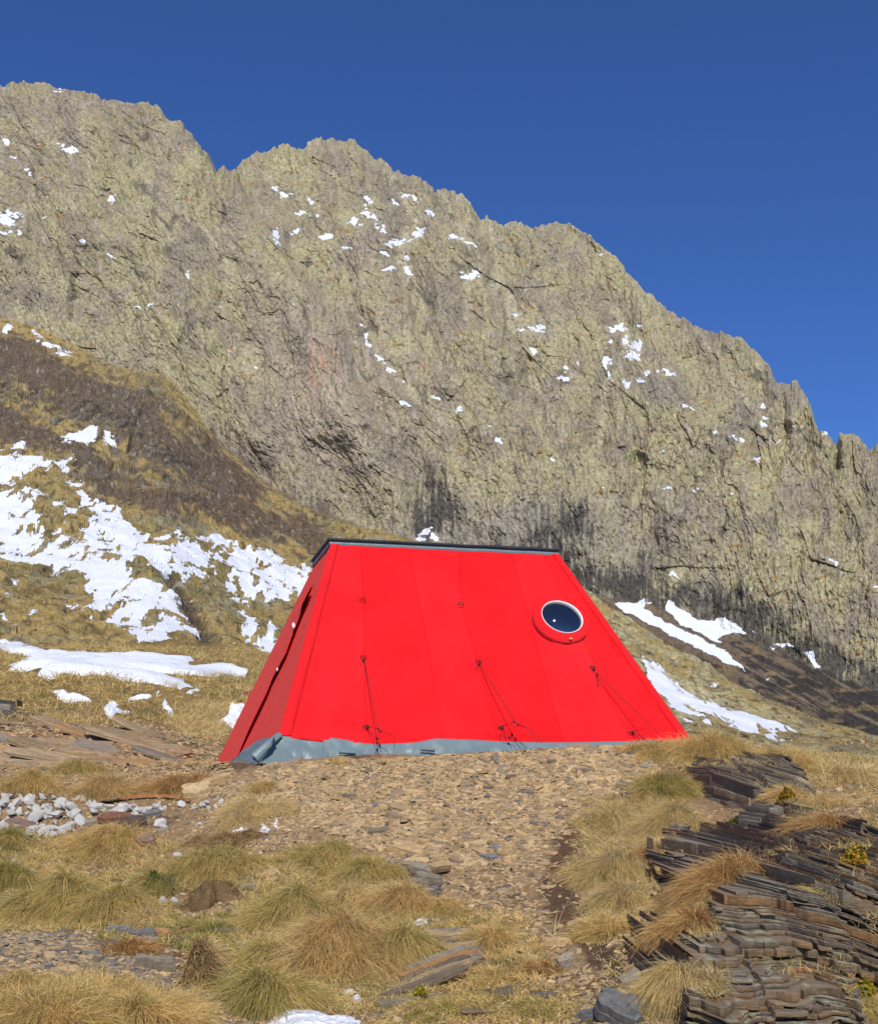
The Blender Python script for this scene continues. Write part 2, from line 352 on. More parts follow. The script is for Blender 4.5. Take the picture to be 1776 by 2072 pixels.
RS = [z8(l) for l in ([(590,1335),(680,1330),(730,1300),(720,1350),(790,1400),(900,1450),(1010,1500),(1090,1545),(1190,1640),(1100,1600),(960,1530),(870,1490),(760,1430),(700,1400),(640,1370)],
 [(835,1315),(880,1350),(960,1400),(1010,1410),(1090,1395),(1150,1440),(1190,1470),(1090,1470),(1060,1490),(1085,1520),(1000,1480),(900,1430),(840,1390),(820,1360)],
 [(1430,1545),(1480,1550),(1500,1590),(1530,1615),(1490,1630),(1475,1590)],[(1310,1510),(1370,1510),(1400,1530),(1340,1530)],[(1285,1525),(1320,1535),(1300,1545)],[(1245,1665),(1290,1668),(1280,1680)],[(1190,1435),(1230,1465),(1210,1460)],[(450,1262),(550,1312),(520,1300)],[(1540,1880),(1640,1915),(1620,1925)])]
for p in RS: sn = np.maximum(sn, np.clip(.5+sdf(p, wx*.5+PX*.5, wy*.5+PY*.5)/14, 0, 1))
# back side of the ridge
back = []
for k, (bd, bz) in enumerate(((14, -9), (60, -55), (200, -230))):
    back.append(np.stack([X[-1]*(1+bd/Y[-1]), Y[-1]+bd, Z[-1]+bz], -1))
V = np.concatenate([np.stack([X, Y, Z], -1).reshape(-1, 3)]+back)
Cc = np.concatenate([C.reshape(-1, 3)]+[C[-1]]*3); Sn = np.concatenate([sn.ravel()]+[sn[-1]*0]*3)
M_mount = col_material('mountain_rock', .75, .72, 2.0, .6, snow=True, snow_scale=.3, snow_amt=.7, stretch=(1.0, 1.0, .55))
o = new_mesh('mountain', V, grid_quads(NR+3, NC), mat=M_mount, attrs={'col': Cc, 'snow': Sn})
tag(o, kind='structure')

# ================================================================ the spur below it: grass, brown rock, snow
yc = smooth(curve(CREST, px), 22)+lerp(1, .35, sstep(900, 1300, px))*(5*fbm(px/40, px*0, 7, 5, 2.1, .6)+3*facet(px/14, px*0+.4, 9, .8))
yf = np.full(NC, 1600.0); NR2 = 420
tt = np.linspace(0, 1, NR2)[:, None]
PY = yc[None]*tt+yf[None]*(1-tt); PX = np.broadcast_to(px[None], PY.shape); E = (HY-PY)/F
dc = smooth(curve([(-400,500),(0,480),(345,445),(560,420),(840,395),(1185,300),(1500,235),(1776,210),(2250,190)], px), 80)[None]
d0 = smooth(curve([(-400,62),(800,66),(1200,80),(2250,70)], px), 80)[None]
yc_s = smooth(yc, 60); zc_ = (HY-yc_s)/F*dc[0]; d = np.zeros(PY.shape); tq = np.linspace(0, 2.2, 600)
graz = np.zeros(PY.shape)
for i in range(NC):                                                  # a slope that steepens upwards; where does each line of sight meet it
    dq = d0[0, i]+tq*(dc[0, i]-d0[0, i]); zq = -1.5+(zc_[i]+1.5)*tq**1.45; eq = np.maximum.accumulate(zq/dq+tq*1e-5)
    d[:, i] = np.interp(E[:, i], eq, dq); sq = np.gradient(zq, dq); graz[:, i] = np.interp(E[:, i], eq, sq)-E[:, i]
graz = np.clip(graz/.16, .12, 1)
Xw = (PX-CX)/F*d
f1 = fbm(Xw/22, d/30, 110, 4); f2 = fbm(Xw/6, d/8, 111, 4)
SCL = np.clip(d/150, .35, 1.6)
hum = 3.6*f1*SCL+(1.5*f2+.75*fbm(Xw/2, d/2.5, 112, 4, 2.03, .65)+.9*facet(Xw/3+f2, d/4, 113, .8)*sstep(.0, .3, f1+.5*f2))*SCL*graz
crag = np.clip(np.exp(-(segdist([(180,960),(260,900),(330,940),(400,985)], PX, PY, False)/50)**2)+.8*np.exp(-(segdist([(0,800),(120,830),(280,800)], PX, PY, False)/60)**2)
       +.9*np.exp(-(segdist([(1480,1330),(1560,1400),(1700,1450)], PX, PY, False)/26)**2), 0, 1)
hum += graz*crag*(1.5*facet(Xw/9+f2, d/16, 115)+.9*facet(Xw/3.5, d/6, 116)+1.2*ridged(Xw/6, d/9, 117, 3))
gul = segdist([(300,1110),(345,1170),(385,1225),(420,1290),(440,1330)], PX+6*f2, PY, False)
hum -= 2.5*np.exp(-(gul/16)**2)
fade = sstep(0, .03, 1-tt)
def z7(l): return [(x*.4, y*.4+799) for x, y in l]
S_IN = [z7(l) for l in (
 [(-300,250),(0,280),(60,300),(130,320),(220,300),(230,340),(380,320),(330,350),(360,410),(280,380),(200,400),(150,440),(60,450),(0,430),(-300,400)],
 [(300,205),(360,180),(440,160),(495,155),(490,215),(450,240),(310,250),(340,225)],[(510,235),(560,180),(545,215),(605,240),(590,262),(530,245)],[(40,245),(135,240),(110,280),(60,270)],
 [(-300,440),(0,470),(90,500),(190,580),(230,680),(330,690),(430,700),(480,640),(440,560),(440,500),(480,505),(560,560),(620,590),(640,640),(700,680),(780,640),(900,650),(960,690),(1080,700),(1180,750),(1290,790),(1430,820),(1590,870),(1560,1050),(1400,1060),(1300,1040),(1180,1010),(1060,960),(900,940),(830,930),(780,900),(740,880),(650,890),(620,880),(690,970),(800,1000),(900,1050),(930,1080),(1000,1150),(1030,1200),(900,1170),(830,1180),(930,1240),(860,1260),(820,1230),(740,1200),(820,1300),(760,1290),(640,1190),(560,1160),(480,1110),(400,1130),(330,1050),(430,1060),(460,1000),(400,900),(330,880),(300,900),(200,860),(120,850),(60,830),(0,800),(-300,720)],
 [(400,410),(470,510),(440,600),(330,640),(250,540),(160,490),(140,455),(300,540),(420,590),(380,520),(330,400)],
 [(1140,1010),(1200,1030),(1240,1100),(1300,1120),(1420,1210),(1400,1330),(1290,1290),(1220,1220),(1240,1150),(1200,1060)],
 [(60,945),(110,935),(120,960),(70,970)],[(150,985),(190,980),(180,995)],[(130,1130),(190,1115),(200,1145),(150,1155)],[(390,1212),(450,1250),(495,1285),(440,1270)],[(-50,1140),(30,1150),(110,1200),(40,1190)],[(30,1020),(60,1015),(55,1045)],[(340,935),(385,932),(375,950)],
 [(150,470),(200,560),(90,500)],
 [(380,-290),(440,-250),(330,-290)],)]
S_IN += [[(65,668),(100,690),(145,722),(120,722),(90,700)],[(0,660),(22,660),(10,672)]]
S_IN += [z8(l) for l in ([(705,1605),(760,1625),(880,1690),(1000,1750),(1130,1790),(1230,1830),(1340,1855),(1420,1900),(1450,1920),(1330,1905),(1240,1900),(1390,1975),(1320,1965),(1190,1900),(1050,1850),(940,1820),(860,1790),(760,1700)],
 [(780,1700),(900,1790),(1000,1835),(1100,1900),(990,1850),(860,1815)],[(880,1830),(980,1850),(930,1890),(905,1870)],[(715,1555),(745,1560),(730,1568)],[(690,1575),(715,1580),(705,1588)],[(1010,1690),(1060,1695),(1050,1705)],[(1500,1880),(1640,1915),(1600,1922)])]
S_OUT = [z7(l) for l in ([(120,440),(210,395),(300,400),(380,480),(420,540),(400,565),(330,545),(250,520),(170,480)],[(200,580),(260,570),(330,680),(250,690)],[(770,660),(850,640),(880,670),(810,695)],[(770,705),(860,700),(940,720),(880,745),(800,735)],[(1030,705),(1060,700),(1080,780),(1030,790)],[(1070,860),(1120,850),(1145,890),(1125,980),(1090,930)],[(640,885),(720,875),(800,930),(780,955),(690,925)],[(700,1105),(770,1100),(790,1130),(740,1160)],[(840,1085),(930,1080),(1000,1140),(900,1120)],[(1110,770),(1230,765),(1270,790),(1150,795)],[(1340,1040),(1420,1030),(1500,1080),(1440,1200),(1380,1130),(1310,1080)],[(330,650),(420,720),(440,760),(370,730)],[(500,780),(600,830),(610,860),(520,810)])]
rt = lerp(1, .3, sstep(1000, 1180, PX)); fx = PX+16*rt*fbm(Xw/7, d/12, 121, 5, 2.03, .6); fy = PY+10*rt*fbm(Xw/5, d/8, 122, 5, 2.03, .6)
sn = np.full(PY.shape, -60.)
for p in S_IN: sn = np.maximum(sn, sdf(p, fx, fy))
for p in S_OUT: sn = np.minimum(sn, -sdf(p, fx, fy))
speck = fbm(Xw/4, d/14, 123, 4)
sn = np.clip(.5+sn/(26*lerp(1, .35, sstep(1000, 1180, PX)))+.25*np.clip(speck-.05, -.4, .1)*3*sstep(30, 0, sn), 0, 1)
sn -= .75*sstep(.03, .30, fbm(Xw/2.0, d/9, 124, 5, 2.1, .62)+.35*fbm(Xw/12, d/30, 125, 2))*sstep(880, 980, PY)*sstep(1150, 1050, PX)
sn += .36*sstep(.12, .4, fbm(Xw/2.6, d/11, 126, 4)+.3*fbm(Xw/14, d/30, 127, 2))*np.exp(np.minimum(sn-.5, 0)*7)*(sn < .5)*sstep(760, 900, PY)
Zs = E*d+(hum*(1-.75*sstep(.4, .7, sn))+2.6*f1*SCL*sstep(.4, .7, sn))*(.3+.7*fade)*.75
sa2 = PX*.86+PY*.51; sb2 = -PX*.51+PY*.86
sn -= .8*sstep(.02, .3, fbm(sa2/46, sb2/4.2, 128, 4, 2.1, .6))*sstep(1120, 1180, PX)*(sn < .97)
sn += .55*sstep(.12, .4, fbm(sa2/40, sb2/3.4, 129, 4))*np.exp(np.minimum(sn-.5, 0)*5)*(sn < .5)*sstep(1120, 1180, PX)
n1 = fbm(Xw/30, d/30, 130, 4); n2 = fbm(Xw/5, d/6, 131, 4); n3 = fbm(Xw/1.5, d/2, 132, 3)
C = np.broadcast_to(np.array([.40,.285,.105]), PY.shape+(3,)).copy()
C = mixc(C, (.27,.215,.085), sstep(-.1, .3, n1)); C = mixc(C, (.19,.135,.055), sstep(.05, .45, n2)); C = mixc(C, (.38,.28,.12), .7*sstep(.15, .45, n3))
C = mixc(C, (.30,.27,.16), sstep(.12, .4, fbm(Xw/11, d/14, 133, 4)))
bz = np.zeros(PY.shape)
for pl, wd in (([(-200,690),(0,720),(120,770),(230,830),(330,905),(480,990)],75),([(0,860),(150,900),(220,985),(330,1010),(470,1040),(600,1075),(640,1090)],40)):
    bz = np.maximum(bz, np.exp(-(segdist(pl, PX+14*n2, PY+14*n1, False)/wd)**2))
C = mixc(C, (.135,.093,.066),   .92*sstep(.38, .82, bz+.65*n2+.3*n1))
C = mixc(C, (.17,.15,.115), crag*sstep(-.2, .3, n3+n2)*.9); C = mixc(C, (.05,.045,.04), crag*sstep(.1, .4, fbm(Xw/3, PY/22, 135, 3)))
C = mixc(C, (.09,.07,.05), np.exp(-(gul/14)**2))
rr = sstep(1050, 1250, PX)
C = mixc(C, (.50,.44,.235), rr*sstep(-.3, .3, n1+n2)); C = mixc(C, (.20,.15,.085), .8*rr*sstep(.12, .5, n2+.15*(PY-1300)/100))
rk = sstep(.12, .3, fbm(Xw/3.5, d/5, 137, 5, 2.1, .65)+.15*n1)
C = mixc(C, (.34,.31,.235), .75*rk*sstep(-.1, .2, n3)); C = mixc(C, (.09,.068,.045), .8*sstep(.16, .34, fbm(Xw/2.2, d/3.5, 138, 4)))
C *= (1+.42*fbm(Xw/.7, d/1.3, 136, 4, 2.1, .65)+.28*n3)[..., None]
back = [np.stack([Xw[-1]*(1+b/d[-1]), d[-1]+b, Zs[-1]+z], -1) for b, z in ((4, -2.5), (20, -16), (45, -45))]
V = np.concatenate([np.stack([Xw, d, Zs], -1).reshape(-1, 3)]+back)
M_spur = col_material('spur_ground', .9, .5, 2.8, .35, snow=True, snow_scale=.6, snow_amt=.8)
SPUR = (Xw, d, Zs, sn, PX, PY)
o = new_mesh('hill', V, grid_quads(NR2+3, NC), mat=M_spur, attrs={'col': np.concatenate([C.reshape(-1, 3)]+[C[-1]]*3), 'snow': np.concatenate([sn.ravel()]+[sn[-1]*0]*3)})
tag(o, kind='structure')
# ================================================================ the near ground
GP = [  # picture column, picture row, distance
 (0,2072,5.0),(444,2072,5.2),(888,2072,5.3),(1332,2072,5.0),(1776,2072,5.0),(-300,2072,5.0),(2100,2072,4.9),
 (100,1950,6.2),(600,1950,6.4),(888,1950,6.3),(1300,1950,6.0),(1700,1950,5.5),(-300,1950,6.2),
 (100,1850,7.6),(600,1850,7.4),(900,1850,7.3),(1300,1850,7.0),(1700,1850,6.0),(-300,1850,7.6),
 (100,1750,8.8),(500,1750,8.6),(900,1750,8.4),(1300,1750,8.2),(1700,1750,6.9),(2000,1750,6.8),
 (50,1650,10.0),(450,1650,9.8),(800,1650,9.5),(1200,1650,9.7),(1600,1650,8.9),(1776,1650,8.5),(2100,1650,8.4),
 (100,1600,10.9),(400,1600,10.6),(700,1600,10.2),(1100,1600,10.5),(1500,1600,10.2),(1776,1600,10.0),(-300,1600,10.9),
 (450,1560,11.2),(540,1548,10.9),(650,1542,10.85),(800,1538,10.95),(950,1531,11.1),(1100,1522,11.3),(1250,1514,11.6),(1350,1506,11.9),(1450,1500,12.2),(1600,1515,12.4),(1776,1545,12.5),(2000,1560,12.5),
 (400,1548,14.2),(440,1545,15.6),(520,1545,16.5),(350,1545,12.6),(300,1505,15.5),(150,1500,14.6),(0,1500,14.0),(-300,1490,14.0),(410,1490,19),(470,1490,20),
 (50,1400,20),(300,1400,21),(450,1400,22.5),(50,1340,28),(300,1340,29),(500,1342,31),(50,1312,36),(300,1316,37),(520,1318,39),(-300,1300,37)]
gx = [at(*p) for p in GP]
gx += [np.array(p, float) for p in ((0,0,-1.6),(3,0,-1.6),(-3,0,-1.55),(0,-4,-1.8),(6,-3,-1.9),(-6,-3,-1.7),(0,3,-1.4),(3,3,-1.45),(-3,3,-1.3),
   (-.5,12.2,.0),(1,12.8,.03),(2.3,13.2,.1),(0,14,.05),(1.5,15,.1),(0,17,.1),(3,15,.1),(3,17.5,-.1),(5,17,-.6),(8,16,-1.2),(0,24,.2),(4,24,-2),(9,24,-4),(3,34,-2.5),(-4,48,2.5),(-14,50,2.5),(-22,50,3),(4,50,-6),(18,40,-9),(18,52,-12),(12,12,-1.6),(14,5,-3.5),(-12,70,-4),(-30,70,-4),(6,70,-10),(25,70,-12))]
gx = np.array(gx)
def _tps_fit(P, lam=.02):
    n = len(P); r = np.hypot(P[:,None,0]-P[None,:,0], P[:,None,1]-P[None,:,1])
    K = np.where(r > 0, r*r*np.log(r+1e-12), 0)+lam*np.eye(n)
    Q = np.c_[np.ones(n), P[:,:2]]
    A = np.zeros((n+3, n+3)); A[:n,:n] = K; A[:n,n:] = Q; A[n:,:n] = Q.T
    return np.linalg.solve(A, np.r_[P[:,2], 0, 0, 0])
# warped depth so that near and far control points weigh alike
def _wc(x, y): y = np.asarray(y, float); dd = np.log(np.maximum(y+8, 1.))*10; return np.asarray(x, float)/(np.maximum(y, 0)+8)*10, dd
gw = np.c_[_wc(gx[:,0], gx[:,1])[0], _wc(gx[:,0], gx[:,1])[1], gx[:,2]]
TW = _tps_fit(gw)
def ground0(x, y):
    a, b = _wc(x, y); sh = a.shape; a = a.ravel(); b = b.ravel(); out = np.full(a.shape, TW[-3])+TW[-2]*a+TW[-1]*b
    for i in range(len(gw)):
        r2 = (a-gw[i,0])**2+(b-gw[i,1])**2
        out += TW[i]*.5*r2*np.log(r2+1e-12)
    return out.reshape(sh)
def to_px(x, y, z): return CX+F*x/y, HY-F*z/y
def ground(x, y):
    x = np.asarray(x, float); y = np.asarray(y, float)
    z = ground0(x, y)
    s = np.clip(y/10, .5, 3)
    pad = np.exp(-((x-.3)/3.2)**4-((y-13.5)/2.8)**4)
    z = z+(1-.8*pad)*(.07*fbm(x/1.4, y/1.4, 201, 3)*s+.028*fbm(x/.4, y/.4, 202, 3)+.10*np.clip(fbm(x/2.2, y/2.5, 204, 3), -.3, 1)*np.clip((y-14)/10, 0, 2))
    return z+(1-.8*pad)*.022*fbm(x/.22, y/.26, 206, 2)+.011*fbm(x/.12, y/.12, 203, 2)+.006*fbm(x/.045, y/.045, 205, 2)
gpx = np.concatenate([np.linspace(-2600, -350, 40), np.arange(-340, 2120, 4.0), np.linspace(2130, 4400, 40)])
gd = np.concatenate([np.linspace(.4, 3.5, 24)[:-1], np.geomspace(3.5, 20, 700), np.geomspace(20, 75, 160)[1:]])
GX = (gpx[None]-CX)/F*gd[:, None]; GY = np.broadcast_to(gd[:, None], GX.shape)
near = np.clip(3.5-gd, 0, 4)[:, None]; GX = GX*(1+near*1.2)
GZ = ground(GX, GY); GPX, GPY = to_px(GX, GY, GZ)
_mono = np.minimum.accumulate(GPY[30:], axis=0); _gd = gd[30:]
def hit1(a, b):
    """first point where the line of sight through picture point (a, b) meets the ground"""
    k = int(np.clip(np.searchsorted(gpx, a-2), 0, len(gpx)-1)); c = _mono[:, k]
    i = int(np.searchsorted(-c, -b))
    if i >= len(c): i = len(c)-1
    if i == 0: dd = _gd[0]
    else:
        t = (c[i-1]-b)/max(c[i-1]-c[i], 1e-6); dd = _gd[i-1]+(_gd[i]-_gd[i-1])*np.clip(t, 0, 1)
    x = (a-CX)/F*dd; return np.array([x, dd, float(ground(x, dd))])
def scatter(poly, n, rng, keep=None):
    """n points on the ground inside a picture outline, even per square metre"""
    x0, y0 = np.min(poly, 0); x1, y1 = np.max(poly, 0)
    c = slice(max(0, int(np.searchsorted(gpx, x0))-1), int(np.searchsorted(gpx, x1))+1); P, Q = GPX[30:, c], GPY[30:, c]
    m = inside(poly, P, Q) & (Q <= _mono[:, c]+1.5)
    wgt = (m*(gd[30:]*np.gradient(gd)[30:])[:, None]).ravel()
    if wgt.sum() == 0: return np.zeros((0, 3))
    i = rng.choice(wgt.size, n, p=wgt/wgt.sum()); r, cc = np.unravel_index(i, P.shape)
    dd = gd[30:][r]+(rng.random(n)-.5)*np.gradient(gd)[30:][r]; pp = gpx[c][cc]+(rng.random(n)-.5)*4
    x = (pp-CX)/F*dd; return np.stack([x, dd, ground(x, dd)], -1)
def gnormal(x, y, e=.08):
    gx_ = (ground0(np.asarray(x)+e, np.asarray(y))-ground0(np.asarray(x)-e, np.asarray(y)))/(2*e); gy_ = (ground0(np.asarray(x), np.asarray(y)+e)-ground0(np.asarray(x), np.asarray(y)-e))/(2*e)
    n = np.stack([-gx_, -gy_, np.ones_like(gx_)], -1); return n/np.linalg.norm(n, axis=-1, keepdims=True)
g1 = fbm(GX/1.1, GY/1.1, 210, 4); g2 = fbm(GX/.25, GY/.25, 211, 4); g3 = fbm(GX/.06, GY/.06, 212, 3)
C = np.broadcast_to(np.array([.31,.197,.095]), GX.shape+(3,)).copy()
C = mixc(C, (.38,.258,.132), sstep(-.1, .35, g2)); C = mixc(C, (.15,.092,.046), sstep(-.02, .3, g1+.5*g2)); C = mixc(C, (.24,.18,.13), sstep(.1, .4, g3))
bare = np.exp(-(segdist([(1160,1700),(1120,1790),(1180,1880),(1240,1950)], GPX+20*g1, GPY, False)/40)**2)
C = mixc(C, (.125,.075,.042), sstep(.25, .7, bare+.5*g2))
path = np.exp(-(segdist([(-100,1890),(120,1900),(250,1960),(420,2000),(600,2060)], GPX, GPY+16*g1, False)/42)**2)
C = mixc(C, (.20,.165,.125), sstep(.3, .7, path+.3*g2)); C = mixc(C, (.10,.075,.055), sstep(.3, .7, path)*sstep(.05, .3, g2))
slab = np.exp(-(segdist([(0,1490),(150,1500),(330,1500)], GPX, GPY+10*g1, False)/34)**2)*(GY < 19)
C = mixc(C, (.33,.19,.085), sstep(.3, .7, slab+.3*g2)); C = mixc(C, (.14,.10,.065), sstep(.3, .7, slab)*sstep(.08, .3, fbm(GX/.5, GZ/.04, 215, 3)))
mead = sstep(17, 20, GY)
C = mixc(C, (.25,.165,.06), mead*.85); C = mixc(C, (.16,.12,.045), mead*sstep(.0, .3, g1))
C *= (1+.35*g3)[..., None]
M_ground = col_material('earth', 14, .35, 60, .012)
o = new_mesh('ground', np.stack([GX, GY, GZ], -1).reshape(-1, 3), grid_quads(len(gd), len(gpx)), mat=M_ground, attrs={'col': C.reshape(-1, 3)}, smooth=True)
tag(o, kind='structure')
# ================================================================ the red tent
eu = np.array([.970, .242, 0]); ev = np.array([-.242, .970, 0]); ez = np.array([0, 0, 1.])
pA = np.array([-1.19, 12.5, 2.45]); pB = pA+2.63*eu; pC = pA+1.38*ev; pD = pB+1.38*ev
pN = np.array([-1.655, 11.0, 0]); pR = pN+4.46*eu
pL = np.array([-3.02, 15.46, -.02]); pQ = pR+4.6*ev+.1*eu
ORG = (pN+pR+pL+pQ)/4; ORG[2] = 0
tent = empty('tent', ORG, 'red canvas tent with black roof and round window, pitched on the earth bank', 'tent')
def unit(v): return v/np.linalg.norm(v)
nF = unit(np.cross(pR-pN, pA-pN)); upF = unit(np.cross(nF, eu))
nL = unit(np.cross(pN-pL, pA-pN))
def on_plane(a, b, P0, n):
    r = ray(a, b); return r*((P0@n)/(r@n))
onF = lambda a, b: on_plane(a, b, pN, nF)
onL = lambda a, b: on_plane(a, b, pN, nL)

m_red, t, p = material('red_canvas', .78, .12)
co = objco(t); nz = noise(t, co, 2.2, 5, .6); fine = noise(t, co, 420, 2, .5)
sh = attr(t, 'col').outputs['Color']
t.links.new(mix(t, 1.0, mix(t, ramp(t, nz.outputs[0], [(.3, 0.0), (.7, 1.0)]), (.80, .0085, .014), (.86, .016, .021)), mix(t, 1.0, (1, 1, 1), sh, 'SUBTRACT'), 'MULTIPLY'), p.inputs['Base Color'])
p.inputs['Sheen Weight'].default_value = .14; p.inputs['Sheen Roughness'].default_value = .5; p.inputs['Sheen Tint'].default_value = (1, .45, .35, 1)
bump(t, p, mathn(t, 'ADD', mathn(t, 'MULTIPLY', noise(t, mapping(t, co, (3, 3, 9)), 1.6, 4, .55).outputs[0], 10), fine.outputs[0]), .0016)
m_grey, t, p = material('grey_tarpaulin', .42, .4)
nz = noise(t, objco(t), 5, 5, .6)
t.links.new(mix(t, nz.outputs[0], (.130, .180, .190), (.175, .232, .238)), p.inputs['Base Color']); bump(t, p, nz.outputs[0], .01)
m_black, t, p = material('black_roof_sheet', .45, .4)
nz = noise(t, objco(t), 30, 4, .6); t.links.new(mix(t, nz.outputs[0], (.008, .008, .011), (.03, .028, .034)), p.inputs['Base Color'])
m_cord, t, p = material('black_cord', .7, .2)
nz = noise(t, objco(t), 300, 2); t.links.new(mix(t, nz.outputs[0], (.012, .011, .012), (.06, .05, .045)), p.inputs['Base Color'])
m_pale, t, p = material('pale_rim', .35, .45)
nz = noise(t, objco(t), 60, 2); t.links.new(mix(t, nz.outputs[0], (.74, .70, .66), (.85, .82, .79)), p.inputs['Base Color'])
m_tog, t, p = material('toggle_plastic', .4, .4)
nz = noise(t, objco(t), 60, 2); t.links.new(mix(t, nz.outputs[0], (.62, .36, .10), (.75, .5, .2)), p.inputs['Base Color'])
m_pane, t, p = material('dark_window', .03, .8)
nz = noise(t, objco(t), 3, 2); t.links.new(mix(t, nz.outputs[0], (.006, .008, .016), (.012, .014, .022)), p.inputs['Base Color'])
t.links.new(mathn(t, 'ADD', .028, mathn(t, 'MULTIPLY', noise(t, objco(t), 25, 3).outputs[0], .012)), p.inputs['Roughness'])
p.inputs['Coat Weight'].default_value = 1.0; p.inputs['Coat Roughness'].default_value = .02; p.inputs['IOR'].default_value = 1.7

def sheet(name, bottom, top, nv, n, mat, disp, parent=tent, th=.004, drop=None):
    """cloth between two edge curves: disp(u, v) metres along n"""
    nu = len(bottom); v = np.linspace(0, 1, nv)[:, None, None]
    Pm = bottom[None]*(1-v)+top[None]*v
    u = np.broadcast_to(np.linspace(0, 1, nu)[None], (nv, nu)); vv = np.broadcast_to(v[..., 0], (nv, nu))
    Pm = Pm+disp(u, vv, Pm)[..., None]*n
    q = grid_quads(nv, nu)
    if drop is not None:
        cpt = Pm.reshape(-1, 3)[q].mean(1); q = q[~drop(cpt)]
    o = new_mesh(name, Pm.reshape(-1, 3)-ORG, q, mat=mat, smooth=True, parent=parent)
    s = o.modifiers.new('thickness', 'SOLIDIFY'); s.thickness = th; s.offset = -1
    return o
HEM = [(500,1484),(562,1490),(600,1497),(650,1503),(700,1506),(760,1512),(840,1508),(880,1500),(960,1503),(1040,1507),(1130,1508),(1200,1507),(1280,1505),(1398,1498)]
def edge_px(P0, P1, n): return P0[None]+(P1-P0)[None]*np.linspace(0, 1, n)[:, None]
NU = 420
hx = np.linspace(564, 1394, NU)
bot = np.array([onF(a, b) for a, b in zip(hx, curve(HEM, hx))])
top = edge_px(pA-.085*ez*1.0+nF*-.0, pB-.085*ez, NU)
top[:] = np.array([P-upF*.0 for P in top]); top = top-((top-pN)@nF)[:, None]*nF
def fold(px0, py0, px1, py1, w, h):
    a = onF(px0, py0); b = onF(px1, py1)
    def f(Pm):
        d = unit(b-a); r = Pm-a; s = r@d; L = np.linalg.norm(b-a); q = np.linalg.norm(r-s[..., None]*d, axis=-1)*np.sign((r@np.cross(nF, d)))
        return h*np.exp(-(q/w)**2)*sstep(-.1*L, .15*L, s)*sstep(1.1*L, .7*L, s)
    return f
folds = [fold(735,1215,738,1470,.010,.0035), fold(728,1120,735,1215,.010,.003), fold(826,1120,905,1500,.011,.004), fold(928,1110,932,1225,.010,.003), fold(932,1225,1010,1470,.012,.0035), fold(1030,1115,1140,1500,.011,.004), fold(580,1488,800,1512,.05,.012), fold(620,1470,740,1475,.06,-.008),
         fold(740,1340,640,1500,.10,.010), fold(970,1345,860,1500,.12,.010), fold(1200,1355,1090,1500,.14,.012), fold(1198,1350,1190,1300,.03,.006), fold(1165,1300,1180,1420,.03,.006), fold(1120,1300,1198,1350,.04,.007), fold(1100,1200,1050,1180,.05,-.005), fold(1230,1300,1330,1440,.06,.008), fold(900,1480,1300,1496,.05,.010), fold(770,1490,860,1506,.05,-.012)]
def dF_(u, v, Pm):
    s = 4*v*(1-v)
    r = -.030*s*4*u*(1-u)+.016*fbm(u*5+v*2, v*6, 301, 3)*(.4+.6*s)+.012*np.exp(-(v/.10)**2)*fbm(u*14, v*6, 302, 3)+.004*fbm(u*30+v*14, v*9, 303, 2)*s
    for f in folds: r = r+2.2*f(Pm)
    return r+.004*np.exp(-(((u*7) % 1-.5)/.03)**2)*0
fp = sheet('front_panel', bot, top, 200, nF, m_red, dF_)
cv = np.array([v.co[:] for v in fp.data.vertices])+ORG; qx, qy = to_px(cv[:,0], cv[:,1], cv[:,2])
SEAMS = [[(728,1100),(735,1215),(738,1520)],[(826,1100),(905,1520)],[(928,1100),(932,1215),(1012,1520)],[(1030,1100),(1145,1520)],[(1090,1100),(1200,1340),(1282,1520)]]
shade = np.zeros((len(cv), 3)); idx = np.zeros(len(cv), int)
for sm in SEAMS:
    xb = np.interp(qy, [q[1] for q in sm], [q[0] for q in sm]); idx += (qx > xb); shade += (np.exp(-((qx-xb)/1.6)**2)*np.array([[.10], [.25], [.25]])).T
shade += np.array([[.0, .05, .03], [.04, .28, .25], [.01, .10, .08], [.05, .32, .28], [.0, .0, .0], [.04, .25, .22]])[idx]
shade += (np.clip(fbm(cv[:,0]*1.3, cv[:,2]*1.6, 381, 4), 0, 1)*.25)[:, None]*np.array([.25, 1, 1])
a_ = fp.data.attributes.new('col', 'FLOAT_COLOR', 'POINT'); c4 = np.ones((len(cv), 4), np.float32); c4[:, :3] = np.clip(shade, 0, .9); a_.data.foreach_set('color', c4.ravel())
# the strips that close the two front corners
def strip(P0, P1, w0, w1, sgn, lift):
    a = edge_px(P0, P1, 90); s = np.linspace(0, 1, 90)[:, None]; w = (w0+(w1-w0)*s)*(1+.06*fbm(s*5, s*0, 311, 2))
    b = a+sgn*eu[None]*w; rows = [a-nF*.01, a+nF*(lift+.0), .5*(a+b)+nF*(lift+.004), b+nF*(lift+.006+.006*fbm(s*9, s*0, 312, 2)), b-nF*.004]
    V = np.stack(rows, 1).reshape(-1, 3)-ORG
    return new_mesh('corner_flap', V, grid_quads(90, 5), mat=m_red, smooth=True, parent=tent)
c0 = onF(564, 1490); 
strip(c0, pA-.085*ez-((pA-.085*ez-pN)@nF)*nF, .12, .085, 1, .016)
strip(onF(1396, 1497), pB-.085*ez-((pB-.085*ez-pN)@nF)*nF, .10, .075, -1, .022)
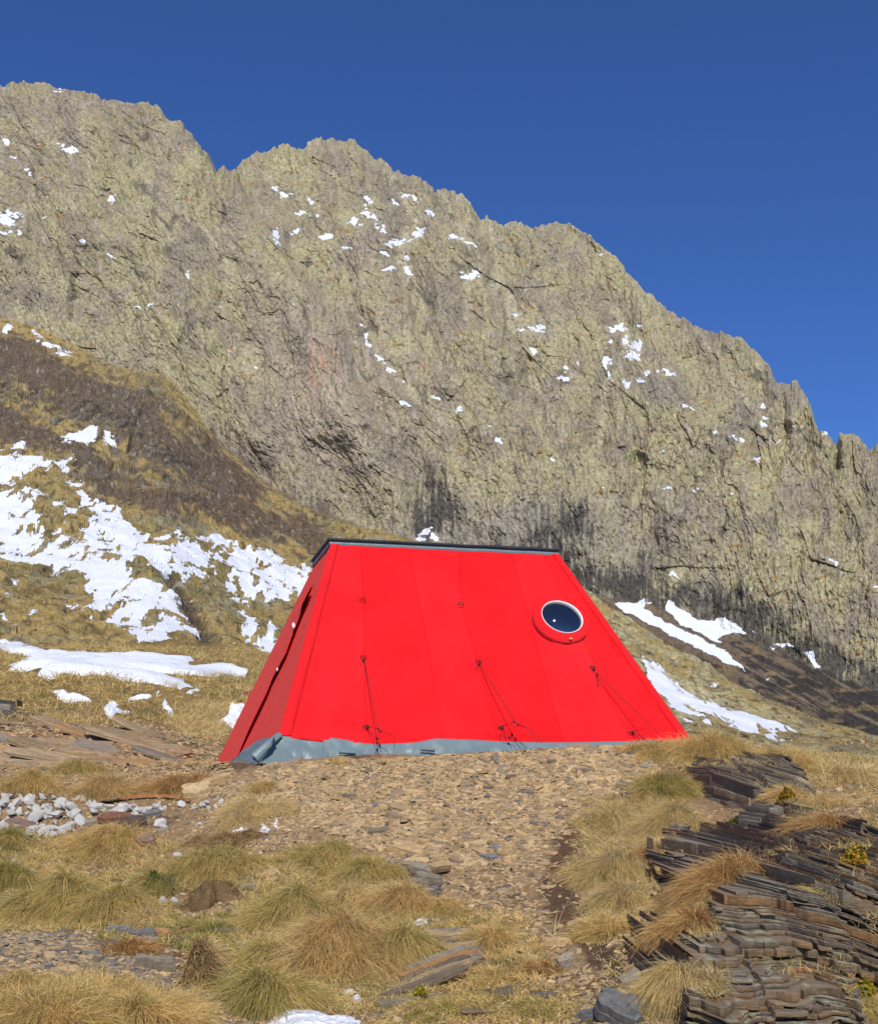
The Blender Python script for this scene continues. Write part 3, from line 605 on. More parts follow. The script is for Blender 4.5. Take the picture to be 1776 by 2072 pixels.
# end panel on the left, with its overlapping door flap
NU2 = 240
eb = edge_px(c0, pL, NU2); et = edge_px(pA-.085*ez, pC-.085*ez, NU2)
DLINE = [(633,1186),(628,1200),(612,1236),(600,1264),(578,1324),(552,1373),(539,1405),(484,1526),(470,1556)]
slit = [(634,1186),(626,1191),(621,1205),(611,1226),(603,1250),(599,1265),(607,1248),(617,1226)]
def dropL(Pm):
    a, b = to_px(Pm[:,0], Pm[:,1], Pm[:,2]); return inside(slit, a, b)
def dL_(u, v, Pm): return -.004*4*v*(1-v)*4*u*(1-u)+.004*fbm(u*7, v*5, 321, 3)+.0035*np.sin(u*38+v*4+3*fbm(u*3, v*2, 323, 2))*sstep(0, .2, u)
sheet('end_panel', eb, et, 200, nL, m_red, dL_, drop=dropL)
def dlx(b): return np.interp(b, [q[1] for q in DLINE], [q[0] for q in DLINE])
rows = np.linspace(1186, 1545, 110); fl = []
for b in rows:
    a0 = dlx(b); near_ = onL(a0, b)
    s = (near_[2]-c0[2])/(pA[2]-.085-c0[2]); s = np.clip(s, 0, 1)
    far = pL+(pC-.085*ez-pL)*s
    k = np.linspace(0, 1, 26)[:, None]; lift = .001+.034*np.exp(-((b-1215)/24)**2)+.011*np.exp(-((b-1475)/50)**2)+.003*np.exp(-((b-1350)/20)**2)
    fl.append(near_[None]*(1-k)+far[None]*k+nL*(.004+lift*(1-k)**2+.006*fbm(k*4, k*0+b/60, 325, 2)*(k < .98)))
o = new_mesh('door_flap', np.concatenate(fl)-ORG, grid_quads(110, 26), mat=m_red, smooth=True, parent=tent)
s = o.modifiers.new('thickness', 'SOLIDIFY'); s.thickness = .004; s.offset = -1
# the other two sides
nR_ = unit(np.cross(pQ-pR, pB-pR)); nB = unit(np.cross(pL-pQ, pD-pQ))
sheet('end_panel', edge_px(pR, pQ, 60), edge_px(pB-.085*ez, pD-.085*ez, 60), 60, nR_, m_red, lambda u, v, P: -.03*16*u*v*(1-u)*(1-v)+.006*fbm(u*6, v*6, 331, 3))
sheet('back_panel', edge_px(pQ, pL, 60), edge_px(pD-.085*ez, pC-.085*ez, 60), 60, nB, m_red, lambda u, v, P: -.03*16*u*v*(1-u)*(1-v)+.006*fbm(u*6, v*6, 332, 3))
# roof sheet and the grey lining that shows under it
rb = MB(); cen = (pA+pB+pC+pD)/4+.005*ez
eo = .03
rc = [pA-eo*eu-eo*ev, pB+eo*eu-eo*ev, pD+eo*eu+eo*ev, pC-eo*eu+eo*ev]
nn = 24
ring = []
for i in range(4):
    for k in range(nn): ring.append(rc[i]*(1-k/nn)+rc[(i+1) % 4]*k/nn+ez*.004*float(pnoise(np.array(k*.4), np.array(i*3.), 341)))
V = [P-.012*ez for P in ring]+[P+.015*ez for P in ring]; n4 = 4*nn
rb.add(V, [(i, (i+1) % n4, (i+1) % n4+n4, i+n4) for i in range(n4)]+[tuple(range(n4, 2*n4)), tuple(range(n4))[::-1]])
rb.build('roof', m_black, tent, org=ORG, bevel=.006)
def lining(P0, P1, n, name='roof_lining'):
    k = np.linspace(0, 1, 120)[:, None]; a = P0+(P1-P0)*k
    down = -(.072+.010*fbm(k*9, k*0, 351, 3)+.012*np.exp(-((k-.28)/.02)**2)+.010*np.exp(-((k-.62)/.015)**2))
    lo = a+ez*down+n*(.010+.012*np.abs(fbm(k*12, k*0+4, 352, 2)))
    up_ = a-ez*.012+n*.004
    V = np.stack([up_, .5*(up_+lo)+n*.006, lo, lo-n*.012], 1).reshape(-1, 3)-ORG
    return new_mesh(name, V, grid_quads(120, 4), mat=m_grey, smooth=True, parent=tent)
lining(pA-.01*eu, pB+.01*eu, -ev); lining(pC, pA, -eu); lining(pB, pD, eu); lining(pD, pC, ev)
# grey skirt below the hem
def skirt(x0, x1, seed, lift, topup=0, lx0=None, amp=1.0):
    n = 150; xs = np.linspace(x0, x1, n); h = curve(HEM, xs); V = []
    for k, s in enumerate(np.linspace(0, 1, 22)):
        xb = xs+(0 if lx0 is None else (lx0-x0)*s*np.clip(1-(xs-x0)/60, 0, 1))
        row = np.array([onF(a, b-3-topup*max(0, 1-i/18)) for i, (a, b) in enumerate(zip(xb, h))])
        lo = np.array([onF(a, 1552) for a in xb])
        Pm = row*(1-s)+lo*s
        w = .014*fbm(xs/28, xs*0+s*1.3, seed, 3)+.020*s*fbm(xs/40, xs*0+s, seed+3, 2)
        V.append(Pm+nF*((lift+w*amp*2*min(1, s*2+.15)+.05*s*s)[:, None]))
    o = new_mesh('skirt', np.concatenate(V)-ORG, grid_quads(22, n), mat=m_grey, smooth=True, parent=tent)
    s = o.modifiers.new('thickness', 'SOLIDIFY'); s.thickness = .004; s.offset = -1
skirt(560, 668, 361, .006, lx0=524)
skirt(653, 1330, 365, .022, topup=7)
# skirt of the left end and its corner folded up
n = 60; V = []
xs = np.linspace(0, 1, n)
topc = np.array([onL(a, b) for a, b in zip(lerp(562, 476, xs), curve([(0,1491),(.35,1497),(.6,1507),(.8,1521),(1,1538)], xs))])
for s in np.linspace(0, 1, 16):
    lo = np.array([onL(a, 1550) for a in lerp(541, 468, xs)])
    V.append(topc*(1-s)+lo*s+nL*(.02+.03*fbm(xs*4, xs*0+s*2, 371, 2)+.04*s)[:, None])
o = new_mesh('skirt', np.concatenate(V)-ORG, grid_quads(16, n), mat=m_grey, smooth=True, parent=tent)
a = onF(513, 1538)+nF*.03; b = onF(566, 1489)+nF*.035
V = []; nk = 26
for i, s in enumerate(np.linspace(0, 1, nk)):
    c = a*(1-s)+b*s+nF*.02*math.sin(s*3); ax = unit(b-a); w1 = unit(np.cross(ax, nF)); r0 = .044*(1-s)+.024*s
    for k in range(15):
        an = -1.9+k/14*4.6; rr = r0*(1+.12*math.sin(3*s+k*.6))
        V.append(c+w1*math.cos(an)*rr*1.2+nF*(math.sin(an)*rr*.55))
o = new_mesh('skirt_fold', np.array(V)-ORG, grid_quads(nk, 15), mat=m_grey, smooth=True, parent=tent)
s = o.modifiers.new('thickness', 'SOLIDIFY'); s.thickness = .004
for (a, b, w) in ((700, 1532, 16), (862, 1526, 14)):
    c = onF(a, b)+nF*.09; V = []
    for i in range(8):
        s = i/7
        for k in range(13):
            an = -.6+k/12*4.4; r0 = .013*(1+.3*s)
            V.append(c+eu*(s-.5)*w*2*12/F+ez*(math.sin(an)*r0)-nF*math.cos(an)*r0-ez*.008*s)
    o = new_mesh('rolled_edge', np.array(V)-ORG, grid_quads(8, 13), mat=m_grey, smooth=True, parent=tent)
# round window
tx = eu; ty = upF; na = 144
def disc(cx, cy, a, b, an, h, tilt=R(24)):
    x = a*math.cos(an); y = b*math.sin(an)
    return onF(cx+x*math.cos(tilt)-y*math.sin(tilt), cy+x*math.sin(tilt)+y*math.cos(tilt))+nF*h
def rings(prof): return [disc(*p[:4], 2*math.pi*i/na, p[4]) for p in prof for i in range(na)]
def ringq(n): return [(j*na+i, j*na+(i+1) % na, (j+1)*na+(i+1) % na, (j+1)*na+i) for j in range(n-1) for i in range(na)]
V = []; prof = [(1134,1257,60.5,43.5,-.004),(1134,1257,58.5,42,.010),(1134,1257,57,40.5,.022),(1134.5,1256,53,37,.030),(1135,1254,49,34,.030),(1136,1251.5,45.5,31.5,.027),(1136,1251,44,30,.016)]
for j, (cx_, cy_, a_, b_, h) in enumerate(prof):
    for i in range(na):
        an = 2*math.pi*i/na; pl = .0035*math.sin(an*47+1.3*math.sin(an*5))*(1 if 0 < j < 6 else 0)
        V.append(disc(cx_, cy_, a_, b_, an, h+pl*(.6+.4*math.sin(an*3))))
win = new_mesh('window', np.array(V)-ORG, ringq(len(prof)), mat=m_red, smooth=True, parent=tent)
prof = [(1136,1251,44.0,30.0,.014),(1136,1251,44.0,30.0,.028),(1136,1251,43.2,29.4,.031),(1135.5,1251.3,42.2,28.6,.029),(1135.3,1251.6,41.6,28.2,.012)]
new_mesh('rim', np.array(rings(prof))-ORG, ringq(len(prof)), mat=m_pale, smooth=True, parent=win)
nr = 16; sag = .055
prof = [(1135.5,1251.5,41.4*max(j/nr, .001),28*max(j/nr, .001),.014+sag*(1-(j/nr)**2)) for j in range(nr+1)]
new_mesh('pane', np.array(rings(prof))-ORG, ringq(nr+1), mat=m_pane, smooth=True, parent=win)
mb = MB(); tg = onF(1152, 1298)+nF*.05
mb.tube([tg-tx*.018, tg-tx*.01, tg+tx*.01, tg+tx*.018], [.006, .011, .011, .006], 10); mb.build('toggle', m_tog, win, smooth=True, org=ORG)
mb = MB(); mb.tube([disc(1134, 1257, 59, 42.3, an, .012+.003*math.sin(an*20)) for an in np.linspace(R(10), R(165), 60)], .0035, 6); mb.build('drawcord', m_cord, win, smooth=True, org=ORG)
# lashing rings and guy lines
def dring(a, b, rot=0.):
    c = onF(a, b)+nF*.012; mb = MB(); s = .030; pts = []
    for k in range(20):
        an = 2*math.pi*k/20; x = math.cos(an)*s; y = math.sin(an)*s*.9; y = min(y, s*.45)
        xr = x*math.cos(rot)-y*math.sin(rot); yr_ = x*math.sin(rot)+y*math.cos(rot)
        pts.append(c+tx*xr+ty*yr_+nF*(.010 if y < 0 else .0))
    mb.tube(pts, .0038, 6, closed=True)
    mb.build('lashing_ring', m_cord, tent, smooth=True, org=ORG)
for a, b, r in ((733,1213,.2),(932,1222,.1),(735,1330,-.1),(968,1338,.0),(1198,1352,-.2),(740,1471,.2),(1012,1473,.3),(1276,1483,.1)): dring(a, b, r)
def guy(pts, r=.0034, knots=(), loops=()):
    mb = MB(); mb.tube(pts, r, 6)
    for k in knots: mb.tube([k-ty*.016+tx*.004, k-ty*.006, k+ty*.008, k+ty*.018-tx*.003], [.004, .012, .010, .003], 8)
    for l in loops: mb.tube(l, r*.8, 6)
    mb.build('guy_line', m_cord, tent, smooth=True, org=ORG)
def gp(a, b, h): return onF(a, b)+nF*h*1.25
guy([gp(735,1334,.015), gp(737,1342,.02), gp(757,1496,.17)], knots=[gp(735,1337,.02), gp(757,1498,.18), gp(761,1504,.19)], loops=[[gp(735,1337,.02), gp(731,1342,.025), gp(727,1344,.02)], [gp(757,1497,.17), gp(757,1520,.24), gp(758,1548,.27)], [gp(761,1504,.19), gp(776,1517,.25), gp(784,1524,.27), gp(785,1548,.28)]])
guy([gp(741,1474,.02), gp(747,1490,.07), gp(755,1512,.14), gp(762,1550,.22)], knots=[gp(742,1473,.02), gp(757,1515,.16)], loops=[[gp(742,1474,.02), gp(756,1495,.16)], [gp(757,1515,.16), gp(751,1522,.2), gp(754,1548,.24)]])
guy([gp(968,1341,.015), gp(970,1348,.02), gp(1029,1480,.17)], knots=[gp(969,1342,.02), gp(1029,1482,.17), gp(1036,1489,.18)], loops=[[gp(969,1342,.02), gp(964,1352,.02), gp(961,1357,.01)], [gp(1036,1489,.18), gp(1050,1505,.24), gp(1066,1540,.30)], [gp(1036,1489,.18), gp(1055,1505,.25), gp(1075,1540,.3)], [gp(1029,1482,.17), gp(1022,1488,.16), gp(1030,1494,.17), gp(1038,1488,.18), gp(1029,1482,.17)]])
guy([gp(1013,1474,.02), gp(1020,1492,.06), gp(1026,1504,.10), gp(1040,1540,.2)], knots=[gp(1013,1474,.02), gp(1024,1505,.1)], loops=[[gp(1013,1475,.02), gp(1009,1492,.06), gp(1012,1501,.08), gp(1022,1505,.1)], [gp(1013,1473,.02), gp(1029,1481,.16)], [gp(1024,1505,.1), gp(1033,1507,.12), gp(1036,1514,.14)]])
guy([gp(1198,1354,.015), gp(1205,1367,.03), gp(1297,1492,.20), gp(1310,1512,.24)], knots=[gp(1200,1356,.02), gp(1206,1368,.03)], loops=[[gp(1206,1368,.03), gp(1208,1380,.02), gp(1210,1390,.01)]])
guy([gp(1277,1484,.02), gp(1290,1500,.08), gp(1302,1520,.14)], knots=[gp(1278,1484,.02)], loops=[[gp(1278,1484,.02), gp(1284,1500,.06), gp(1292,1520,.1)], [gp(1277,1483,.02), gp(1296,1492,.15)]])
mb = MB(); c = onL(599, 1268)+nL*.03; mb.tube([c+ez*.03+ev*.02, c, c-ez*.03-ev*.02], [.012, .02, .012], 10); mb.build('toggle', m_pale, tent, smooth=True, org=ORG)
mb = MB(); c = onL(566, 1357)+nL*.03; mb.tube([c+ez*.018, c, c-ez*.018], [.007, .011, .007], 8); mb.build('toggle', m_pale, tent, smooth=True, org=ORG)
# ================================================================ where bare rock stands out of the slope
BIG_ROCK = [(1335,1712),(1480,1716),(1560,1730),(1660,1716),(1776,1740),(1860,1760),(1860,2010),(1745,2005),(1720,2060),(1800,2120),(1370,2120),(1372,2040),(1392,1990),(1378,1900),(1440,1868),(1420,1800),(1335,1790)]
TOP_ROCK = [(1395,1560),(1500,1552),(1610,1565),(1648,1600),(1650,1690),(1590,1680),(1540,1640),(1440,1610)]
def rock_lift(a, b):
    a = np.atleast_1d(np.asarray(a, float)); b = np.atleast_1d(np.asarray(b, float))
    r = np.maximum(.15*sstep(-4, 14, sdf(BIG_ROCK, a, b)), .10*sstep(-4, 12, sdf(TOP_ROCK, a, b)))
    return r if r.size > 1 else float(r[0])
# ================================================================ grass
def blade_material(name):
    m, t, p = material(name, .75, .15)
    a = attr(t, 'col').outputs['Color']; n = noise(t, objco(t), 9, 3, .6)
    c = mix(t, 1.0, a, ramp(t, n.outputs[0], [(.3, .8), (.7, 1.2)]), 'MULTIPLY')
    t.links.new(c, p.inputs['Base Color'])
    tr = node(t, 'ShaderNodeBsdfTranslucent'); t.links.new(c, tr.inputs[0])
    ms = node(t, 'ShaderNodeMixShader'); ms.inputs[0].default_value = .38
    o = [q for q in t.nodes if q.type == 'OUTPUT_MATERIAL'][0]
    t.links.new(p.outputs[0], ms.inputs[1]); t.links.new(tr.outputs[0], ms.inputs[2]); t.links.new(ms.outputs[0], o.inputs[0])
    return m
M_blade = blade_material('grass_blades')
OLIVE = np.array([.29,.25,.068]); GREEN = np.array([.17,.19,.045]); STRAW = np.array([.56,.41,.165]); TAN = np.array([.43,.285,.125]); RUST = np.array([.30,.135,.045]); PALE = np.array([.60,.48,.26]); DUST = np.array([.42,.33,.18])
PAL = {'olive': [(OLIVE,.45),(STRAW,.3),(TAN,.13),(GREEN,.12)], 'green': [(GREEN,.45),(OLIVE,.35),(STRAW,.2)], 'straw': [(STRAW,.6),(TAN,.22),(OLIVE,.18)], 'dry': [(TAN,.55),(STRAW,.3),(PALE,.15)],
       'rust': [(RUST,.72),(TAN,.2),(STRAW,.08)], 'pale': [(PALE,.5),(STRAW,.35),(DUST,.15)], 'grey': [(DUST,.55),(STRAW,.25),(OLIVE,.2)], 'brown': [(np.array([.2,.125,.065]),.7),(TAN,.3)]}
def blades(roots, out, L, wd, pal, rng, up=.75, spread=.8, sag=.55, slope=.25, jit=.35, segs=4, comb=None, down=None):
    """bent tapering blades; `out` is the way each blade leans"""
    n = len(roots)
    d = out*spread+np.array([0, 0, 1.])*up+rng.normal(0, jit, (n, 3))
    if down is not None: d = d+down*slope
    if comb is not None: d = d+np.array(comb)
    d /= np.linalg.norm(d, axis=1, keepdims=True)
    L = L*rng.uniform(.55, 1.15, n); t = np.linspace(0, 1, segs)
    g = np.zeros((n, segs, 3)); bend = sag*rng.uniform(.6, 1.4, n)
    P = roots[:, None]+d[:, None]*(L[:, None]*t)[..., None]
    P[..., 2] -= (bend*L)[:, None]*t**2
    tilt = out+rng.normal(0, .3, (n, 3)); P[..., :2] += (tilt[:, None, :2]*(L*.18)[:, None, None]*(t**2)[None, :, None])
    gz = roots[:, 2:3]-.25*L[:, None]*0
    side = np.cross(d, np.array([.2, -1., .35])+rng.normal(0, .5, (n, 3))); side /= np.linalg.norm(side, axis=1, keepdims=True)+1e-9
    w = (wd*rng.uniform(.6, 1.2, n))[:, None]*(1-t[None])**.6*.5; w[:, -1] = .0004
    V = np.stack([P-side[:, None]*w[..., None], P+side[:, None]*w[..., None]], 2).reshape(-1, 3)
    b = np.arange(n)[:, None]*segs*2+np.arange(segs-1)[None]*2
    q = np.stack([b, b+1, b+3, b+2], -1).reshape(-1, 4)
    cs = np.array([c for c, _ in pal]); pr = np.array([p for _, p in pal]); pr = pr/pr.sum()
    patch = fbm(roots[:, 0]/.11, roots[:, 1]/.11+roots[:, 2]/.08, 401, 3)
    # neighbouring blades share a colour more often than not
    u = np.clip(.5+patch*1.1+rng.normal(0, .25, n), 0, .999); k = np.searchsorted(np.cumsum(pr), u); k = np.clip(k, 0, len(pr)-1)
    c = 1.45*cs[k]*rng.uniform(.5, 1.4, n)[:, None]
    tip = 1.25*(cs[k]*.45+STRAW*.55)*rng.uniform(.7, 1.3, n)[:, None]
    Cc = c[:, None]*(1-t[None, :, None]**1.5)+tip[:, None]*(t[None, :, None]**1.5)
    Cc = np.repeat(Cc[:, :, None], 2, 2).reshape(-1, 3)
    return V, q, np.clip(Cc, 0, 1)
def join(parts):
    V = []; Q = []; C = []; o = 0
    for v, q, c in parts: V.append(v); Q.append(q+o); C.append(c); o += len(v)
    return np.concatenate(V), np.concatenate(Q), np.concatenate(C)
def tussock(label, cx, base, rw, kind, n=2200, L=.24, dome=.10, depth=.9, up=.75, sag=.6, comb=None, lean=.25, group=None, name='grass_tussock', cat='grass tussock', wd=.0045, seed=None, jit=.33, core=True):
    """one clump: roots over a low cushion, blades falling outwards and downhill; base = picture row of its lower edge"""
    rng = np.random.default_rng(int(cx*7+base*13) if seed is None else seed)
    p0 = hit1(cx, base); r = rw*p0[1]/F; ry = r*depth
    c = p0+np.array([0, ry*.8, 0]); c[2] = float(ground(c[0], c[1]))
    q = np.sqrt(rng.random(n)); an = rng.random(n)*2*math.pi; wob = 1+.30*np.sin(an*3+cx)+.20*np.sin(an*5+base)+.12*np.sin(an*8+cx*2)
    x = c[0]+r*.80*q*wob*np.cos(an); y = c[1]+ry*.80*q*wob*np.sin(an)
    kp = fbm(x/.16, y/.16, 415, 3) > -.05-.75*(1-q); x, y, q, an = x[kp], y[kp], q[kp], an[kp]; n = len(x)
    rl = rock_lift(cx, base-8)
    hgt = dome*(1-q**2)*(1+1.1*fbm(x/.16, y/.16, 411, 2))+rl; z = ground(x, y)+hgt
    roots = np.stack([x, y, z-.01], -1)
    out = np.stack([np.cos(an)*q, np.sin(an)*q, 0*q], -1)*.62+1.0*np.stack([fbm(x/.17, y/.17, 420, 2), fbm(x/.17, y/.17, 421, 2), 0*x], -1)+np.array([.12*math.sin(cx), -.1, 0])
    nn = gnormal(np.array(c[0]), np.array(c[1])); down = np.array([nn[0], nn[1], 0]); down = down/(np.linalg.norm(down)+1e-6)
    parts = [blades(roots, out, L, wd, PAL[kind], rng, up=up, sag=sag, slope=lean, comb=comb, down=down, jit=jit)]
    nd = n//5                                                        # dead grey blades hanging low
    parts.append(blades(roots[:nd]-np.array([0, 0, .02]), out[:nd], L*.9, wd, [(DUST, .5), (TAN, .5)], rng, up=.3, spread=1.0, sag=.8, slope=lean, down=down))
    if core:                                                         # the matted cushion itself
        k = 26; jn = 9; th = np.linspace(0, 2*math.pi, k+1)[None]; qq = np.linspace(0, 1, jn)[:, None]; wb = 1+.28*np.sin(th*3+cx)+.18*np.sin(th*5+base)
        X_ = c[0]+r*.86*qq*wb*np.cos(th); Y_ = c[1]+ry*.86*qq*wb*np.sin(th)
        Z_ = ground(X_, Y_)+rl+dome*(1-qq**2)*(1+1.1*fbm(X_/.16, Y_/.16, 411, 2))+.010*fbm(X_/.03, Y_/.03, 412, 2)-.035*(qq > .99)
        cc = np.broadcast_to(.6*PAL[kind][0][0]+.25*TAN, X_.shape+(3,))*(1+.5*fbm(X_/.03, Y_/.03, 413, 2))[..., None]
        parts.append((np.stack([X_, Y_, Z_], -1).reshape(-1, 3), grid_quads(jn, k+1), cc.reshape(-1, 3)))
    V, Q, C = join(parts)
    o = new_mesh(name, V-c, Q, mat=M_blade, attrs={'col': np.clip(C, 0, 1)}); o.location = tuple(map(float, c))
    return tag(o, label, cat, group, 'thing')
G = 'grass tussocks on the slope'
TUS = [
 ('broad olive tussock at the lower left, hanging over bare dark soil', 110,1868,88,'olive',5200,.27,.17),
 ('olive tussock overhanging its right half, beside the small green shoots', 215,1862,76,'olive',4200,.27,.15),
 ('long low straw and olive tussock just below the white rubble', 200,1735,72,'straw',3200,.22,.10),
 ('dark olive tussock between the two wide mounds on the left', 306,1812,40,'green',1900,.22,.09),
 ('rounded olive tussock like a mop, below the torn turf', 418,1792,82,'olive',4200,.25,.14),
 ('small green tussock at the left picture edge under the white rubble', 4,1722,38,'green',1500,.2,.09),
 ('green tussock cut by the left picture edge, below another smaller one', 2,1800,44,'green',2200,.24,.12),
 ('pale straw wisps drooping beside a soil mound', 286,1872,34,'pale',900,.2,.04),
 ('low bright green grass clump right of the orange slate', 410,1893,62,'green',2000,.13,.03),
 ('short brown and green turf strip beside the stony path', 248,1936,52,'rust',1500,.12,.03),
 ('loose straw tussock in the bottom left corner', 80,2092,120,'straw',4200,.26,.08),
 ('airy straw tussock at the bottom edge, right of the corner one', 280,2096,92,'straw',3400,.24,.08),
 ('small straw tussock on the left edge above the corner one', 12,2010,42,'straw',1500,.2,.07),
 ('yellow straw tussock left of the brown grass below the bare rock slabs', 40,1606,58,'straw',2400,.26,.13),
 ('brown tussock leaning right above the white rubble', 196,1620,52,'dry',2200,.25,.13),
 ('low yellow green tussock behind the brown leaning one', 146,1566,42,'olive',1300,.2,.08),
 ('reddish brown grass above the orange wooden strip', 345,1606,56,'rust',1900,.2,.07),
 ('dead straw mat drooping over a snow pocket', 498,1672,72,'pale',2400,.2,.10),
 ('dry brown mat of torn up turf', 446,1734,70,'brown',2200,.12,.09),
 ('dark olive crown of the biggest tussock mass, in the centre foreground', 588,1872,74,'olive',4600,.24,.17),
 ('largest tan and olive tussock, spilling down the centre foreground', 668,1985,116,'dry',8500,.29,.2),
 ('right flank of the biggest tussock mass, beside the layered slate ledge', 806,1960,62,'olive',4000,.26,.17),
 ('tan rounded tussock right behind the biggest mass, above a small snow patch', 802,1850,52,'dry',2600,.2,.13),
 ('olive green tussock at the upper end of the biggest tussock mass', 634,1762,66,'olive',2800,.2,.09),
 ('olive tussock at the edge of the slate bank, beside stacked slates', 738,1792,62,'olive',2500,.2,.09),
 ('pale bleached tussock folded between two tan ones', 700,1846,44,'pale',1900,.22,.10),
 ('green spreading tussock above the long snow strip', 540,2050,72,'green',3600,.26,.13),
 ('olive tussock between the green one and the biggest mass', 560,1968,58,'olive',2600,.25,.12),
 ('low tan and green turf right of the tan rounded tussock', 890,1858,58,'straw',1500,.11,.03),
 ('upright straw tussock above the right end of the layered slate ledge', 992,1920,44,'straw',1500,.2,.06),
 ('short yellow turf right of the long slate slab', 1000,1996,66,'straw',1900,.12,.03),
 ('short green turf at the bottom edge below the long slate slab', 900,2068,80,'olive',2000,.12,.03),
 ('tiny dry tuft at the tent skirt', 684,1549,20,'pale',420,.12,.03),
 ('tiny dry tuft standing on the bank left of the scree', 528,1604,22,'straw',480,.16,.03),
 ('tall straw tussock on the crest at the right end of the tent', 1462,1546,74,'straw',3800,.34,.14),
 ('low straw cushion touching the lower right of the tent', 1326,1538,58,'straw',2300,.16,.07),
 ('straw tussock on the crest, right of the tallest one', 1600,1560,70,'straw',2600,.22,.08),
 ('thin straw grass on the crest near the right picture edge', 1735,1580,60,'pale',1500,.24,.05),
 ('vivid green tussock on the bank below the tent window side', 1346,1616,46,'green',2600,.25,.12),
 ('grey drooping tussock right under the vivid green one', 1368,1684,60,'grey',3000,.27,.14),
 ('olive and grey tussock at the right rim of the scree', 1238,1690,52,'grey',2200,.22,.10),
 ('long haired grey olive tussock, second down the scree rim', 1238,1792,62,'grey',3400,.28,.13),
 ('smaller grey olive tussock below the long haired one', 1262,1838,42,'grey',1700,.22,.09),
 ('thin straw grass trailing down the scree rim, lowest of its row', 1222,1900,44,'straw',1400,.2,.04),
 ('bushy rust brown tussock on the slate outcrop', 1478,1862,58,'rust',3600,.27,.12),
 ('dark rust tussock behind the outcrop at the right picture edge', 1682,1738,44,'rust',2600,.26,.11),
 ('small rust tussock at the left end of the upper slate layers', 1322,1746,34,'rust',1500,.17,.06),
 ('dark brown tuft over the top of the lowest outcrop', 1352,1918,34,'rust',1300,.15,.05),
 ('yellow green grass bed between the upper and the middle outcrop', 1536,1708,62,'olive',2300,.16,.06),
 ('straw tussock at the right edge above the black gap', 1752,1726,58,'straw',2500,.26,.09),
 ('pale dry tussock above the rust one near the right edge', 1668,1638,44,'pale',1600,.22,.07),
 ('rusty orange turf at the foot of the bank', 1096,1976,38,'rust',1100,.13,.04),
 ('green and straw turf at the bottom, left of the blue slate block', 1080,2060,52,'olive',1500,.13,.04),
 ('thin straw blades beside the blue slate block', 1300,2040,30,'pale',600,.2,.02),
 ('tan tuft left of the lowest outcrop', 1362,2000,30,'olive',800,.15,.03),
 ('yellow moss and grass in the bottom right corner', 1752,2078,52,'olive',2200,.13,.05),
 ('olive tuft in the joint of the big slate mass, under the yellow shrub', 1690,1880,34,'olive',1100,.16,.04),
 ('dry grass clump at the lower left foot of the big slate mass', 1392,2060,44,'grey',1900,.2,.06),
 ('rust tuft at the left foot of the big slate mass', 1400,1940,40,'rust',1500,.18,.05),
 ('straw tuft on the rock right of the bushy rust tussock', 1600,1800,34,'straw',900,.15,.04),
 ('thin tan grass on the outcrop, left of the bushy rust tussock', 1384,1846,48,'dry',1300,.18,.05),
 ('dry tuft over the upper outcrop at the right', 1600,1640,34,'dry',900,.18,.05),
]
for (lb, cx, by, rw, kd, n, L, dm) in TUS:
    tussock(lb, cx, by, rw*1.25, kd, int(n*2.1), L*1.0, dm*.75, group=G, wd=.0034, jit=.5, up=.45 if kd in ('grey', 'rust') else .6, sag=.75 if kd in ('grey', 'olive') else .6, lean=.75)
